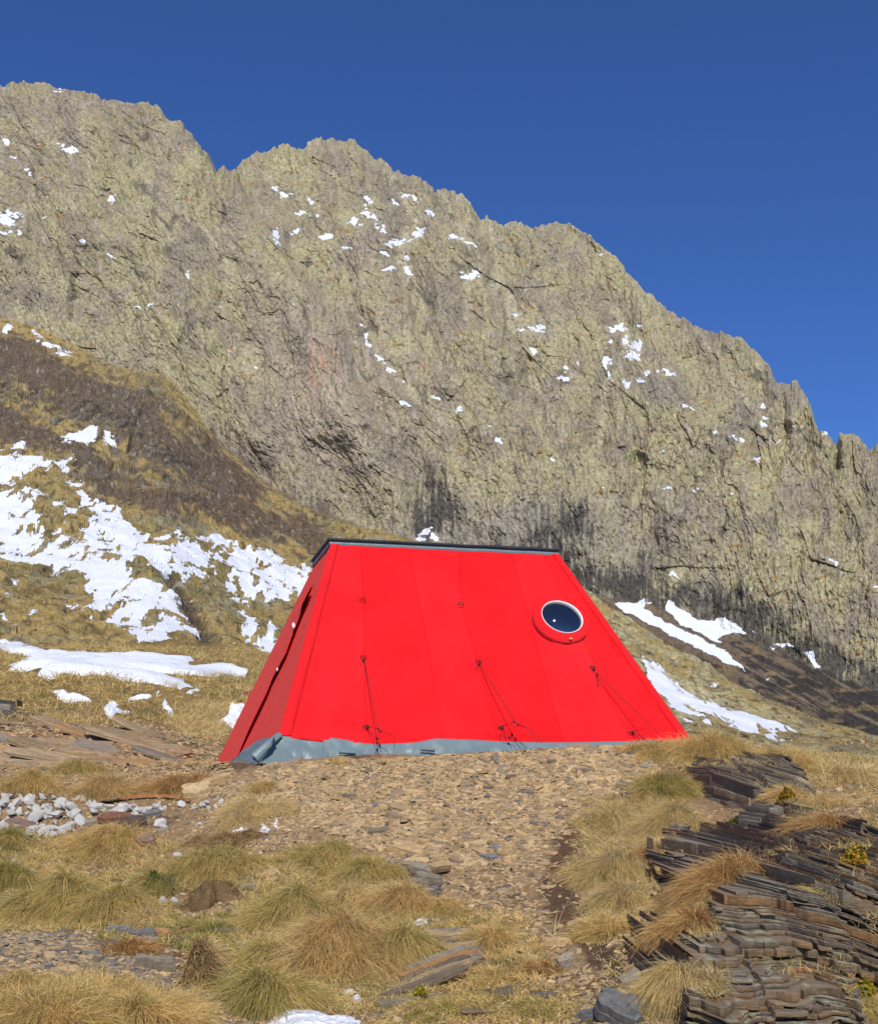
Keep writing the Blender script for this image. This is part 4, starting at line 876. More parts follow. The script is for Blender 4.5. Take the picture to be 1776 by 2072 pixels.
# low grass nobody could count: the meadow behind, thin cover between the tussocks
parts = []; rg = np.random.default_rng(5)
def z7n(l): return [(x*.4, y*.4+799) for x, y in l]
def z4(l): return [(444+.35*x, 1509.6+.35*y) for x, y in l]
SNOWS = [('long ragged snow field across the meadow at the left, behind the grass', z7n([(-300,1250),(0,1250),(90,1250),(160,1280),(300,1310),(480,1310),(600,1322),(700,1312),(780,1322),(900,1325),(1020,1352),(970,1372),(1100,1366),(1235,1386),(1225,1426),(1130,1430),(960,1420),(860,1424),(900,1462),(1000,1510),(1140,1552),(1095,1585),(1060,1535),(920,1520),(880,1472),(650,1452),(560,1432),(330,1412),(270,1452),(200,1442),(100,1392),(35,1387),(60,1362),(150,1362),(100,1312),(0,1292),(-300,1292)]), .045),
 ('narrow snow tongue in the meadow, upper left of two short ones', z7n([(255,1495),(345,1500),(470,1543),(380,1550),(300,1532)]), .045),
 ('short snow tongue running down to the right in the meadow', z7n([(490,1540),(560,1570),(645,1600),(590,1645),(530,1590)]), .045),
 ('snow tongue falling steeply through straw in the middle of the meadow', z7n([(770,1528),(830,1560),(915,1635),(880,1642),(810,1592)]), .045),
 ('bright snow patch close to the left tent edge, below the painted stone', z7n([(1150,1580),(1245,1580),(1200,1705),(1095,1655),(1160,1622)]), .06),
 ('small snow fleck under the long snow field, in the grass', z7n([(655,1542),(690,1528),(725,1535),(720,1550),(670,1560)]), .06),
 ('tiny upright snow fleck in the grass below the long snow field', z7n([(748,1500),(765,1505),(762,1545),(750,1540)]), .06),
 ('snow strip along the bottom picture edge under the green tussock', z4([(155,1530),(230,1512),(300,1518),(380,1512),(480,1530),(600,1560),(750,1578),(835,1606),(860,1760),(200,1760),(235,1590)]), .07),
 ('upper of two small snow pieces at the foot of the largest tussock', z4([(660,1398),(720,1403),(785,1425),(730,1452),(680,1437)]), .05),
 ('lower of two small snow pieces at the foot of the largest tussock', z4([(728,1452),(800,1445),(855,1500),(785,1512),(732,1482)]), .05),
 ('small snow pocket beside the tan rounded tussock', z4([(1115,1000),(1150,1020),(1190,995),(1238,1045),(1200,1065),(1130,1055)]), .05),
 ('dirty snow pocket under the dead straw mat', z4([(195,420),(225,450),(235,500),(230,540),(190,500)]), .03),
 ('fleck of snow right of the dirty pocket, under the same straw', z4([(280,405),(310,430),(325,440),(300,500),(270,470)]), .03),
 ('thin snow remnant in the hollow left of the dirty pocket', z4([(70,478),(120,485),(150,500),(100,505)]), .03)]
NEAR_SNOW = [p for _, p, _ in SNOWS]
def cover(poly, n, L, wd, kind, thr=None, sc=1.0, sag=.5, up=.8):
    P = scatter(poly, n, rg)
    qx, qy = to_px(P[:, 0], P[:, 1], P[:, 2]); keep = np.ones(len(P), bool)
    for sp in NEAR_SNOW: keep &= ~inside(sp, qx, qy+3)
    P = P[keep]
    P = P+0; P[:, 2] += rock_lift(*to_px(P[:, 0], P[:, 1], P[:, 2])) if len(P) > 1 else 0
    if thr is not None: P = P[fbm(P[:, 0]/sc, P[:, 1]/sc, 431, 3) > thr]
    a = rg.random(len(P))*2*math.pi; s = np.clip(P[:, 1:2]/9, .8, 3)*(.75+.9*np.clip(fbm(P[:, :1]/.7, P[:, 1:2]/.9, 432, 3), -.3, .6))
    out = np.stack([np.cos(a), np.sin(a)-.4, 0*a], -1)*.6
    v, q, c = blades(P, out, L*s[:, 0]**.6, wd*1.0, PAL[kind], rg, up=up, sag=sag, segs=3); parts.append((v, q, c))
meadow = [(-300,1305),(0,1305),(520,1312),(560,1350),(500,1500),(430,1480),(330,1470),(150,1470),(0,1460),(-300,1460)]
cover(meadow, 26000, .20, .012, 'straw', -.18, 2.2); cover(meadow, 12000, .16, .012, 'olive', -.05, 1.6); cover([(330,1440),(470,1420),(450,1500),(370,1490)], 5000, .2, .008, 'pale')
cover([(1280,1500),(1500,1490),(1776,1540),(2050,1550),(2050,1640),(1776,1640),(1560,1600),(1400,1620),(1250,1580)], 9000, .14, .005, 'straw', -.1, .4)
cover([(-200,1540),(420,1540),(430,1610),(300,1640),(0,1600),(-200,1600)], 4500, .13, .005, 'dry', 0, .5)
cover([(480,1740),(760,1740),(860,1850),(900,2000),(700,2060),(500,2040),(470,1880)], 14000, .17, .004, 'olive', -.25, .4); cover([(480,1740),(760,1740),(860,1850),(900,2000),(700,2060),(500,2040),(470,1880)], 9000, .18, .004, 'pale', -.05, .3)
for pl in ([(480,1740),(780,1740),(870,1850),(900,2000),(700,2060),(500,2040),(470,1880)], [(-60,1690),(330,1690),(500,1740),(480,1800),(340,1800),(340,1880),(-60,1890)], [(1180,1620),(1320,1600),(1420,1680),(1330,1720),(1300,1900),(1200,1850)], [(1250,1500),(1776,1530),(1776,1600),(1400,1580)]):
    cover(pl, 9000, .21, .0036, 'pale', .06, .13, .8, .5); cover(pl, 9000, .19, .0036, 'olive', .08, .17, .8, .5); cover(pl, 5000, .15, .0036, 'green', .16, .2, .7, .6); cover(pl, 5000, .16, .004, 'dry', .1, .15, 1.0, .3)
cover([(0,1690),(330,1700),(500,1740),(480,1800),(340,1800),(340,1880),(0,1890)], 9000, .16, .004, 'straw', -.1, .35); cover([(-60,1985),(180,1990),(400,2010),(420,2090),(-60,2090)], 9000, .2, .004, 'straw', -.2, .4)
cover([(1180,1620),(1320,1600),(1420,1680),(1330,1720),(1300,1840),(1200,1820)], 7000, .17, .004, 'grey', -.1, .35)
cover([(350,1830),(480,1850),(500,2000),(420,1980),(360,1920),(200,1900),(200,1870)], 6000, .10, .005, 'green', -.1, .3)
cover([(860,1830),(1060,1850),(1130,1960),(1200,2090),(700,2090),(760,2030),(880,1980)], 11000, .10, .005, 'straw', -.12, .35); cover([(860,1830),(1060,1850),(1130,1960),(1200,2090),(700,2090),(760,2030),(880,1980)], 6000, .08, .005, 'green', .05, .3)
cover([(1180,1620),(1320,1640),(1420,1700),(1400,1880),(1330,1990),(1380,2080),(1290,2080),(1180,1900),(1150,1740)], 6500, .10, .005, 'grey', -.1, .35)
cover([(1340,1700),(1776,1700),(2000,1740),(2000,2090),(1380,2090),(1400,1880)], 9000, .12, .004, 'olive', .12, .22); cover([(1340,1700),(1776,1700),(2000,1740),(2000,2000),(1380,2000),(1400,1880)], 6000, .13, .004, 'rust', .2, .2); cover([(1360,1880),(1460,1880),(1460,2090),(1340,2090)], 5000, .14, .004, 'grey', -.1, .3)
cover([(1430,1690),(1776,1640),(2000,1640),(2000,2090),(1700,2090),(1776,1900),(1640,1740)], 6000, .09, .005, 'olive', -.05, .3)
cover([(0,1720),(340,1740),(360,1880),(0,1890)], 4000, .12, .005, 'olive', -.1, .4)
V, Q, C = join(parts); o = new_mesh('grass', V, Q, mat=M_blade, attrs={'col': C}); tag(o, kind='stuff')
# a few long dry stalks
parts = []
for (a, b) in ((1486,1478),(1500,1476),(1640,1530),(1740,1560),(240,1312),(262,1312),(200,1315),(170,1318),(1420,1500),(1660,1560),(1756,1590),(575,1760),(1130,1900)):
    p0 = hit1(a, b+12); R0 = np.repeat(p0[None], 4, 0)+rg.normal(0, .04, (4, 3))*[1, 1, 0]
    parts.append(blades(R0, rg.normal(0, .3, (4, 3)), .34*min(1.6, max(1, p0[1]/16)), .006*min(2.2, max(1, p0[1]/12)), [(PALE, 1)], rg, up=1.1, sag=.15, segs=5))
V, Q, C = join(parts); o = new_mesh('dry_grass', V, Q, mat=M_blade, attrs={'col': C}); tag(o, kind='stuff')

# ================================================================ stones
M_slate = col_material('slate', 26, .35, 90, .006, rough=.8, spec=.25)
M_white = col_material('white_stone', 30, .16, 90, .008, rough=.9)
TANS = [np.array(c) for c in ([.495,.338,.165],[.44,.296,.142],[.37,.258,.13],[.29,.21,.122],[.525,.372,.195])]
GREYS = [np.array(c) for c in ([.22,.19,.15],[.14,.122,.105],[.28,.235,.17],[.20,.155,.105])]
def chips(P, size, rng, tilt=.25, grey=.25, thick=.12, elong=1.7, pal=None, tw=None, nrm=None):
    n = len(P); N = (gnormal(P[:, 0], P[:, 1]) if nrm is None else np.tile(nrm, (n, 1)))+rng.normal(0, tilt, (n, 3)); N /= np.linalg.norm(N, axis=1, keepdims=True)
    a = rng.normal(0, .8, n) if tw is None else tw+rng.normal(0, .5, n); T = np.stack([np.cos(a), np.sin(a), 0*a], -1); T -= N*(T*N).sum(1, keepdims=True); T /= np.linalg.norm(T, axis=1, keepdims=True); B = np.cross(N, T)
    s = size*np.minimum(rng.lognormal(0, .55, n), 2.1); e = rng.uniform(1, elong, n); k = 6
    an = np.linspace(0, 2*math.pi, k, False)[None]+rng.normal(0, .22, (n, k)); rr = rng.uniform(.62, 1.1, (n, k))
    lx = (s*e)[:, None]*rr*np.cos(an); ly = (s/e**.5)[:, None]*rr*np.sin(an); h = (s*thick*rng.uniform(.5, 1.8, n))[:, None]
    topv = P[:, None]+T[:, None]*lx[..., None]*.93+B[:, None]*ly[..., None]*.93+N[:, None]*(h*(1+rng.normal(0, .25, (n, k))))[..., None]
    botv = P[:, None]+T[:, None]*lx[..., None]+B[:, None]*ly[..., None]-N[:, None]*(h*.9)[..., None]
    V = np.concatenate([topv, botv], 1).reshape(-1, 3); b = (np.arange(n)*2*k)[:, None]
    q = [b+np.array([[0, 1, 2, 3]]), b+np.array([[0, 3, 4, 5]])]+[b+np.array([[i+k, (i+1) % k+k, (i+1) % k, i]]) for i in range(k)]
    Q = np.concatenate([x for x in q]).reshape(-1, 4)
    if pal is None:
        ta = np.array(TANS)[rng.integers(0, len(TANS), n)]; gr = np.array(GREYS)[rng.integers(0, len(GREYS), n)]
        c = np.where((rng.random(n) < grey)[:, None], gr, ta)
    else: c = np.array(pal)[rng.integers(0, len(pal), n)]
    c = c*rng.uniform(.8, 1.2, n)[:, None]; cc = np.repeat(c, 2*k, 0)
    return V, Q, cc
rs = np.random.default_rng(21)
BANK = [(480,1590),(540,1545),(650,1540),(800,1535),(950,1527),(1100,1518),(1300,1509),(1340,1560),(1200,1640),(1150,1720),(1195,1800),(1240,1900),(1310,2000),(1340,2080),(1160,2080),(1060,1960),(960,1860),(880,1790),(780,1740),(640,1690),(560,1650)]
UPPER = [(540,1545),(650,1540),(800,1535),(950,1527),(1100,1518),(1300,1509),(1320,1560),(1180,1640),(1100,1760),(900,1760),(760,1720),(600,1660),(500,1600)]
_sc = scatter
def scatter(poly, n, rng):                                           # the worn gully in the bank is bare earth
    P = _sc(poly, n, rng); qx, qy = to_px(P[:, 0], P[:, 1], P[:, 2])
    g = np.exp(-(segdist([(1165,1690),(1120,1780),(1170,1870),(1235,1950)], qx+40*fbm(P[:, 0]/.5, P[:, 1]/.6, 461, 3), qy, False)/44)**2)
    return P[rng.random(len(P)) > .93*g**.7]
parts = [chips(scatter(BANK, 12000, rs), .012, rs, .30, .07), chips(scatter(UPPER, 19000, rs), .015, rs, .24, .05), chips(scatter(UPPER, 4200, rs), .024, rs, .20, .07, .10, 2.2), chips(scatter(UPPER, 160, rs), .045, rs, .16, .1, .09, 2.2),
         chips(scatter(BANK, 2200, rs), .022, rs, .24, .10, .1, 2.2), chips(scatter([(-60,1560),(500,1560),(640,1800),(1200,1830),(1400,1640),(2050,1620),(2050,2090),(-60,2090)], 16000, rs), .010, rs, .4, .12, .3),
         chips(scatter([(-50,1880),(130,1890),(260,1930),(420,1990),(560,2030),(620,2080),(330,2080),(200,1990),(0,1960)], 6500, rs), .013, rs, .25, .5), chips(scatter([(-50,1880),(130,1890),(260,1930),(420,1990),(560,2030),(620,2080),(330,2080),(200,1990),(0,1960)], 420, rs), .028, rs, .15, .6),
         chips(scatter([(0,1460),(430,1460),(470,1560),(430,1620),(300,1560),(0,1560)], 5000, rs), .022, rs, .3, .2), chips(scatter([(360,1560),(600,1600),(640,1720),(540,1800),(420,1760),(460,1650)], 4000, rs), .014, rs, .3, .1),
         chips(scatter([(1180,1620),(1320,1640),(1420,1880),(1330,1990),(1400,2080),(1250,2080),(1150,1740)], 3000, rs), .016, rs, .3, .15), chips(scatter([(560,1800),(1060,1850),(1130,1960),(1200,2090),(600,2090)], 900, rs), .014, rs, .3, .4),
         chips(scatter([(1500,1480),(1776,1530),(1776,1620),(1560,1600)], 1200, rs), .016, rs, .3, .15)]
V, Q, C = join(parts); o = new_mesh('scree', V, Q, mat=M_slate, attrs={'col': np.clip(C, 0, 1)}); tag(o, kind='stuff')

def slate_geo(px_, py_, ln, wd, col, rot=0., tilt=(0., 0.), th=.02, rise=.4, seed=0):
    """one flat stone, picture length and width in px: ragged outline, split edges, resting on the slope"""
    rng = np.random.default_rng(int(px_*31+py_*17)+seed); p0 = hit1(px_, py_); s = p0[1]/F
    N = gnormal(np.array(p0[0]), np.array(p0[1]))+np.array([tilt[0], tilt[1], 0]); N /= np.linalg.norm(N)
    T = np.array([math.cos(rot), math.sin(rot), 0]); T -= N*(T@N); T /= np.linalg.norm(T); B = np.cross(N, T)
    k = 22; an = np.linspace(0, 2*math.pi, k, False)
    ca = np.cos(an); sa = np.sin(an); m = np.maximum(np.abs(ca), np.abs(sa))**.75
    rr = (1/m)*(1+rng.normal(0, .05, k))*(1+.10*np.sin(an*2+rng.random()*6)+.09*np.sin(an*3+rng.random()*6))*.86
    a = ln*s*.5; b = wd*s*.5; V = []; Cc = []
    layers = [(-.9, 1.0), (-.3, .985), (-.28, 1.03), (.35, 1.0), (.37, .955), (1.0, .93), (1.02, .80), (.97, .45)]
    for h, f in layers:
        jr = 1+rng.normal(0, .012, k)
        for i in range(k):
            hh = h*th+th*.25*float(pnoise(np.array(ca[i]*rr[i]*f*2+px_), np.array(sa[i]*rr[i]*f*2.), 451))
            V.append(T*a*rr[i]*f*jr[i]*ca[i]+B*b*rr[i]*f*jr[i]*sa[i]+N*(hh+th*rise)); Cc.append(col*rng.uniform(.8, 1.2))
    q = [(j*k+i, j*k+(i+1) % k, (j+1)*k+(i+1) % k, (j+1)*k+i) for j in range(len(layers)-1) for i in range(k)]
    j = (len(layers)-1)*k
    return p0, np.array(V), q+[tuple(range(j, j+k)), tuple(range(k))[::-1]], np.array(Cc)
def slate(label, px_, py_, ln, wd, col, rot=0., tilt=(0., 0.), th=.02, group=None, rise=.4, seed=0, name='slate_slab', cat='slate slab'):
    p0, V, q, Cc = slate_geo(px_, py_, ln, wd, col, rot, tilt, th, rise, seed)
    o = new_mesh(name, V, faces=q, mat=M_slate, attrs={'col': np.clip(Cc, 0, 1)}); o.location = tuple(map(float, p0))
    return tag(o, label, cat, group, 'thing')
def ledge(label, rows, group='slate outcrops'):
    """a bed of rock split into thin leaves that lie on one another"""
    mb = MB(); org = None
    for r in rows:
        p0, V, q, Cc = slate_geo(*r)
        org = p0 if org is None else org; n0 = len(mb.V); mb.V += [tuple(map(float, v)) for v in V+p0]; mb.Fc += [tuple(int(i)+n0 for i in f) for f in q]; mb.A += [tuple(map(float, c)) for c in np.clip(Cc, 0, 1)]
    o = mb.build('slate_outcrop', M_slate, None, org=org); o.location = tuple(map(float, org)); return tag(o, label, 'rock outcrop', group, 'thing')
tan, tan2, grey, dark, blue, rust_, brown, org = TANS[0], TANS[2], GREYS[2], np.array([.085,.08,.08]), np.array([.19,.183,.172]), np.array([.20,.09,.055]), np.array([.14,.09,.065]), np.array([.40,.21,.095])
SG = 'single slates on the slope'
for a in (
 ('long flat tan slab lying diagonally on the bank, biggest on the scree', 824,1722,104,44,tan,-.55,(0,-.1),.03),
 ('narrow grey brown slab leaning below the biggest tan slab', 840,1758,70,22,grey,-.6,(-.1,-.15),.03),
 ('grey flake beside the narrow leaning slab', 780,1746,46,16,grey,-.5,(0,-.1),.02),
 ('pointed tan slab with grey face near the top of the scree', 812,1640,62,28,tan2,-.5,(0,-.2),.025),
 ('upright blue grey flake in the middle of the scree', 764,1634,22,26,blue,.2,(0,-.7),.015),
 ('dark blue flake lying alone at the right of the scree', 988,1738,44,14,blue,-.35,(0,-.2),.02),
 ('blue grey upright sliver just above the dark lone flake', 1006,1718,16,34,blue,1.1,(0,-.6),.012),
 ('small dark flake among scree under the tent window', 934,1692,24,12,dark,0,(0,-.25),.015),
 ('pale tan slab on the ground beside the tent skirt', 630,1556,34,12,TANS[4],.3,(0,-.1),.015),
 ('long thin brown slab against the tent hem', 1172,1513,62,16,tan2,.1,(0,-.15),.02),
 ('thick tan slab leaning on the tent hem right of the thin one', 1210,1508,40,18,tan,-.05,(0,-.2),.03),
 ('pale grey flake at the right end of the scree, by the grass', 1310,1552,34,20,grey,.5,(0,-.35),.02),
 ('grey thin slab below the pale flake at the right end', 1284,1589,40,10,grey,0,(0,-.15),.02),
 ('dark flake wedged at the right end of the scree', 1264,1612,24,12,dark,.2,(0,-.3),.02),
 ('large flat tan boulder left of the bank', 400,1612,72,48,TANS[4],.1,(0,-.25),.07),
 ('second tan boulder, flatter, behind the large flat one', 440,1586,70,30,TANS[1],.2,(0,-.15),.05),
 ('dark tan slab lying by the brown rock left of the tent', 160,1534,72,24,tan2,.15,(0,-.2),.05),
 ('red brown slab among the white rubble', 236,1660,84,26,rust_,.25,(.1,-.35),.04),
 ('dark red slab tilted at the end of the white rubble', 268,1672,70,30,brown*.7,.3,(.15,-.3),.05),
 ('brown slab half buried under white stones at the left', 42,1676,90,36,brown*1.5,-.2,(0,-.2),.04),
 ('thin weathered grey slab leaning over the white rubble', 168,1668,70,20,grey,.45,(.1,-.3),.025),
 ('grey slab on the white rubble, left of the orange strip', 206,1638,60,16,grey,.05,(0,-.15),.02),
 ('blue grey block at the right end of the white rubble', 310,1652,36,22,blue,.3,(0,-.3),.04),
 ('broad brown slab below the red brown one', 290,1710,62,34,brown*1.7,.1,(0,-.35),.05),
 ('small slate on top of the broad brown slab', 330,1684,30,14,grey,.3,(0,-.2),.02),
 ('blue slate with sharp edges beside the rounded olive tussock', 338,1796,40,26,blue*.8,-.3,(.1,-.35),.04),
 ('blue grey slate pair, left piece, at the edge of the path', 242,1888,60,26,blue,-.1,(0,-.15),.03),
 ('slanting blue slate next to the orange one', 292,1896,56,28,blue*.85,.25,(0,-.25),.03),
 ('orange brown slate on the path edge', 318,1890,72,24,org,-.2,(0,-.2),.02),
 ('thin orange slate pointing to the upper right', 378,1886,56,16,org,.6,(0,-.15),.015),
 ('pale grey slab lying on the path edge, under the orange one', 296,1912,56,16,grey,0,(0,-.2),.03),
 ('long grey brown slab at the brown turf clod', 316,1960,96,26,grey*.8,-.12,(0,-.25),.045),
 ('blue slate lying flat behind the long grey brown slab', 186,1934,36,12,blue,0,(0,-.05),.015),
 ('whitish thin slab lying on the dark gravel', 130,1966,60,14,TANS[4],-.1,(0,-.05),.012),
 ('pale pink flat slab at the upper edge of the path', 146,1920,44,10,TANS[4]*.9,0,(0,-.05),.012),
 ('small blue slate on the gravel near the bottom', 330,2002,46,10,blue*.8,-.3,(0,-.1),.012),
 ('big blue grey slate block with a cracked face at the bottom', 1252,2062,112,80,blue*.75,-.55,(.12,-.5),.07),
 ('tall pale grey slab standing left of the lowest outcrop', 1276,1990,46,60,grey*.9,-1.0,(.1,-.5),.03),
 ('dark upright flake above the big blue grey block', 1226,2010,16,26,dark*1.5,1.2,(0,-.7),.02),
 ('flat slate at the bottom edge, left of the big blue grey block', 1196,2062,58,22,blue*.7,.1,(0,-.1),.03),
 ('upright brown slab halfway down the scree gully', 1162,1876,16,42,tan2,1.9,(0,-.6),.03),
 ('grey pebble slab beside the upright brown one', 1190,1886,18,20,grey,.3,(0,-.4),.03),
 ('tan slab lying at the foot of the gully', 1126,1912,60,20,tan,.0,(0,-.15),.025),
 ('white grey chunk at the left of the foot', 1144,1960,44,30,grey*1.1,.4,(0,-.3),.05),
 ('thin slate sticking out from the turf under the long slab', 876,2086-66,34,10,grey,-.3,(0,-.15),.015),
 ('grey slate half under the bottom turf', 810,2034,86,14,grey*.8,.1,(0,-.05),.02),
 ('tan stone beside the upper rim of the largest tussock', 540,1782,46,26,TANS[1],.2,(0,-.2),.04),
 ('flat grey stone left of the largest tussock', 500,1800,40,14,grey,.1,(0,-.1),.025),
 ('bluish slate at the left rim of the largest tussock, near the top', 496,1785,26,10,blue,.2,(0,-.1),.02),
 ('light slate fragment left of the largest tussock', 488,1918,36,14,grey*.95,-.1,(0,-.1),.02),
 ('thin dark slate at the left of the soil mound', 452,1878+10,60,10,grey*.6,-.05,(0,-.1),.02)):
    slate(*a, group=SG)
# a stack of split slates beside the tussocks
for i, (lb, dx, dy, ln, wd, rot, tl) in enumerate((('lowest slate of the small stack at the scree edge',858,1815,74,26,.2,-.05),('dark wedge slate in the small stack, second from below',846,1797,54,22,-.35,.05),('middle slate of the small stack, tipped to the right',866,1790,62,22,-.3,.0),('top slate of the small stack, thin and long',850,1776,58,16,-.55,.05),('slate tilted against the small stack from the right',888,1768,44,20,.5,-.3))):
    slate(lb, dx, dy, ln, wd, (dark*1.6, grey*.7, grey*.8, grey, tan2)[i], rot, (.05*i-.1, -.25+tl), .03, SG, rise=.8+.35*i)
# loose mid-size fragments that nothing tells apart
lab = 'flat slate fragment lying loose among the scree on the bank below the tent'
P = _sc(UPPER, 150, np.random.default_rng(31))
protos = []
rr_ = np.random.default_rng(33)
for i in range(10):
    protos.append(slate(lab, 700+30*i, 1600+12*i, 22+2.6*i, 9+.9*i, (TANS[i % 5], GREYS[i % 4])[i == 7], rr_.normal(0, .5), (rr_.normal(0, .15), -.15), .016, 'loose slate fragments on the scree', seed=i, name='slate_fragment', cat='slate fragment'))
for i, p0 in enumerate(P):
    o = protos[i % 10].copy(); COL.objects.link(o); o.location = tuple(map(float, p0+[0, 0, .004])); o.rotation_euler = (rr_.normal(0, .1), rr_.normal(0, .1), rr_.normal(0, .7)); s = rr_.uniform(.5, 1.25); o.scale = (s, s, s)
# white rubble
def rock_mesh(name, seed, mat, col, flat=.75, rough=.3, sub=3, var=.12):
    import bmesh
    bm = bmesh.new(); bmesh.ops.create_icosphere(bm, subdivisions=sub, radius=1)
    P_ = np.array([v.co[:] for v in bm.verts]); fc = [[v.index for v in f.verts] for f in bm.faces]; bm.free()
    rng = np.random.default_rng(seed); D = P_.copy()
    for _ in range(11):                                              # chop planes off the ball
        n = rng.normal(0, 1, 3); n /= np.linalg.norm(n); h = rng.uniform(.36, .74); dd = D@n; D -= np.maximum(dd-h, 0)[:, None]*n
    D *= (1+rough*.35*fbm(P_[:, 0]*2.2+seed, P_[:, 1]*2.2+P_[:, 2]*1.7, seed, 4))[:, None]
    D[:, 2] *= flat; D[:, 0] *= rng.uniform(1, 1.4)
    cc = col*(1+var*fbm(P_[:, 0]*3, P_[:, 1]*3+P_[:, 2], seed+9, 3))[:, None]
    return new_mesh(name, D, tris=np.array(fc), mat=mat, attrs={'col': np.clip(cc, 0, 1)}, link=False)
WH = np.array([.84,.80,.71])
wproto = [rock_mesh('white_stone', 50+i, M_white, WH*(.85+.025*i), .75, .12, 2) for i in range(7)]
rw_ = np.random.default_rng(77)
def white(px_, py_, s, label, lift=.25):
    o = wproto[int(rw_.integers(0, 7))].copy(); COL.objects.link(o); p0 = hit1(px_, py_); r = s*p0[1]/F*.42
    o.location = (float(p0[0]), float(p0[1]), float(p0[2]+r*lift)); o.scale = (r, r*rw_.uniform(.8, 1.1), r*rw_.uniform(.8, 1.2)); o.rotation_euler = (rw_.normal(0, .4), rw_.normal(0, .4), rw_.random()*6)
    return tag(o, label, 'white stone', 'white stones of the rubble patch')
for (x, y, s, l) in ((10,1632,40,'tall white stone at the left picture edge, largest of the rubble'),(42,1616,34,'white stone with a pointed top in the back row of the rubble'),(86,1615,34,'white stone at the top right of the back row of the rubble'),(172,1624,30,'white stone at the right end of the main rubble heap'),(98,1640,44,'wide white stone in the middle of the main rubble heap'),
    (14,1716,36,'big white stone below the rubble, by the green edge tussock'),(28,1735,26,'narrow white stone standing below the big one'),(30,1746,24,'small white stone under the narrow one at the left'),(62,1770,28,'lone white stone lying on the broad olive tussock'),(358,1736,26,'lone upright white stone above the mop shaped tussock'),(330,1828,34,'white stone in front of the blue slate, wide and low'),(352,1824,24,'smaller white stone right of the wide low one'),(405,1670,16,'tiny white stone below the dead turf'),
    (322,1668,34,'white stone at the blue grey block'),(330,1676,26,'white stone under the blue grey block'),(436,1634,20,'last white stone at the right end of the rubble line'),(410,1630,22,'white stone at the right of the orange strip')):
    white(x, y, s, l)
lw = 'rough white stone packed among others in the rubble patch at the left'
for poly, n, s0 in (([(-40,1620),(90,1612),(190,1625),(190,1650),(150,1690),(60,1704),(-40,1690)], 128, 19), ([(185,1628),(300,1640),(300,1655),(190,1650)], 40, 15), ([(300,1630),(450,1625),(450,1640),(300,1645)], 16, 13), ([(-40,1690),(50,1690),(70,1720),(40,1745),(-40,1730)], 20, 17), ([(60,1680),(140,1685),(120,1700),(60,1700)], 9, 20)):
    x0, y0 = np.min(poly, 0); x1, y1 = np.max(poly, 0); k = 0
    while k < n:
        x, y = rw_.uniform(x0, x1), rw_.uniform(y0, y1)
        if inside(poly, np.array([x]), np.array([y]))[0]: white(x, y, s0*1.25*min(1.7, rw_.lognormal(0, .4)), lw, .5); k += 1

# stones and grass tufts on the far slope, too many to count
Xw_, d_, Zs_, sn_, PX_, PY_ = SPUR; rf = np.random.default_rng(61)
okm = (sn_ < .35) & (PY_ < 1560) & (PX_ > -120) & (PX_ < 1900)
def far_pts(n, wgt):
    p = (wgt*okm).ravel(); p = p/p.sum(); i = rf.choice(p.size, n, p=p); P = np.stack([Xw_.ravel()[i], d_.ravel()[i], Zs_.ravel()[i]], -1); P[:, 0] += rf.normal(0, .15, n); return P
cl = sstep(.0, .35, fbm(Xw_/7, d_/12, 441, 4))+.05
P = far_pts(5200, cl*np.ones_like(d_))
V, Q, C = chips(P, .15, rf, .5, .35, .5, 1.6, nrm=np.array([0, -.35, .94])); C = C*.85
o = new_mesh('rubble', V, Q, mat=M_slate, attrs={'col': np.clip(C, 0, 1)}); tag(o, kind='stuff')
P = far_pts(52000, (.25+sstep(-.1, .3, fbm(Xw_/9, d_/14, 442, 4)))*(PY_ > 700)); a = rf.random(len(P))*6.283; out = np.stack([np.cos(a), np.sin(a)-.3, 0*a], -1)*.5
v, q, c = blades(P, out, .45*np.clip(P[:, 1]/130, .6, 2.2), .085, [(STRAW*.62, .45), (TAN*.6, .3), (OLIVE*.75, .25)], rf, up=.8, sag=.5, segs=3)
o = new_mesh('mountain_grass', v, q, mat=M_blade, attrs={'col': c}); tag(o, kind='stuff')
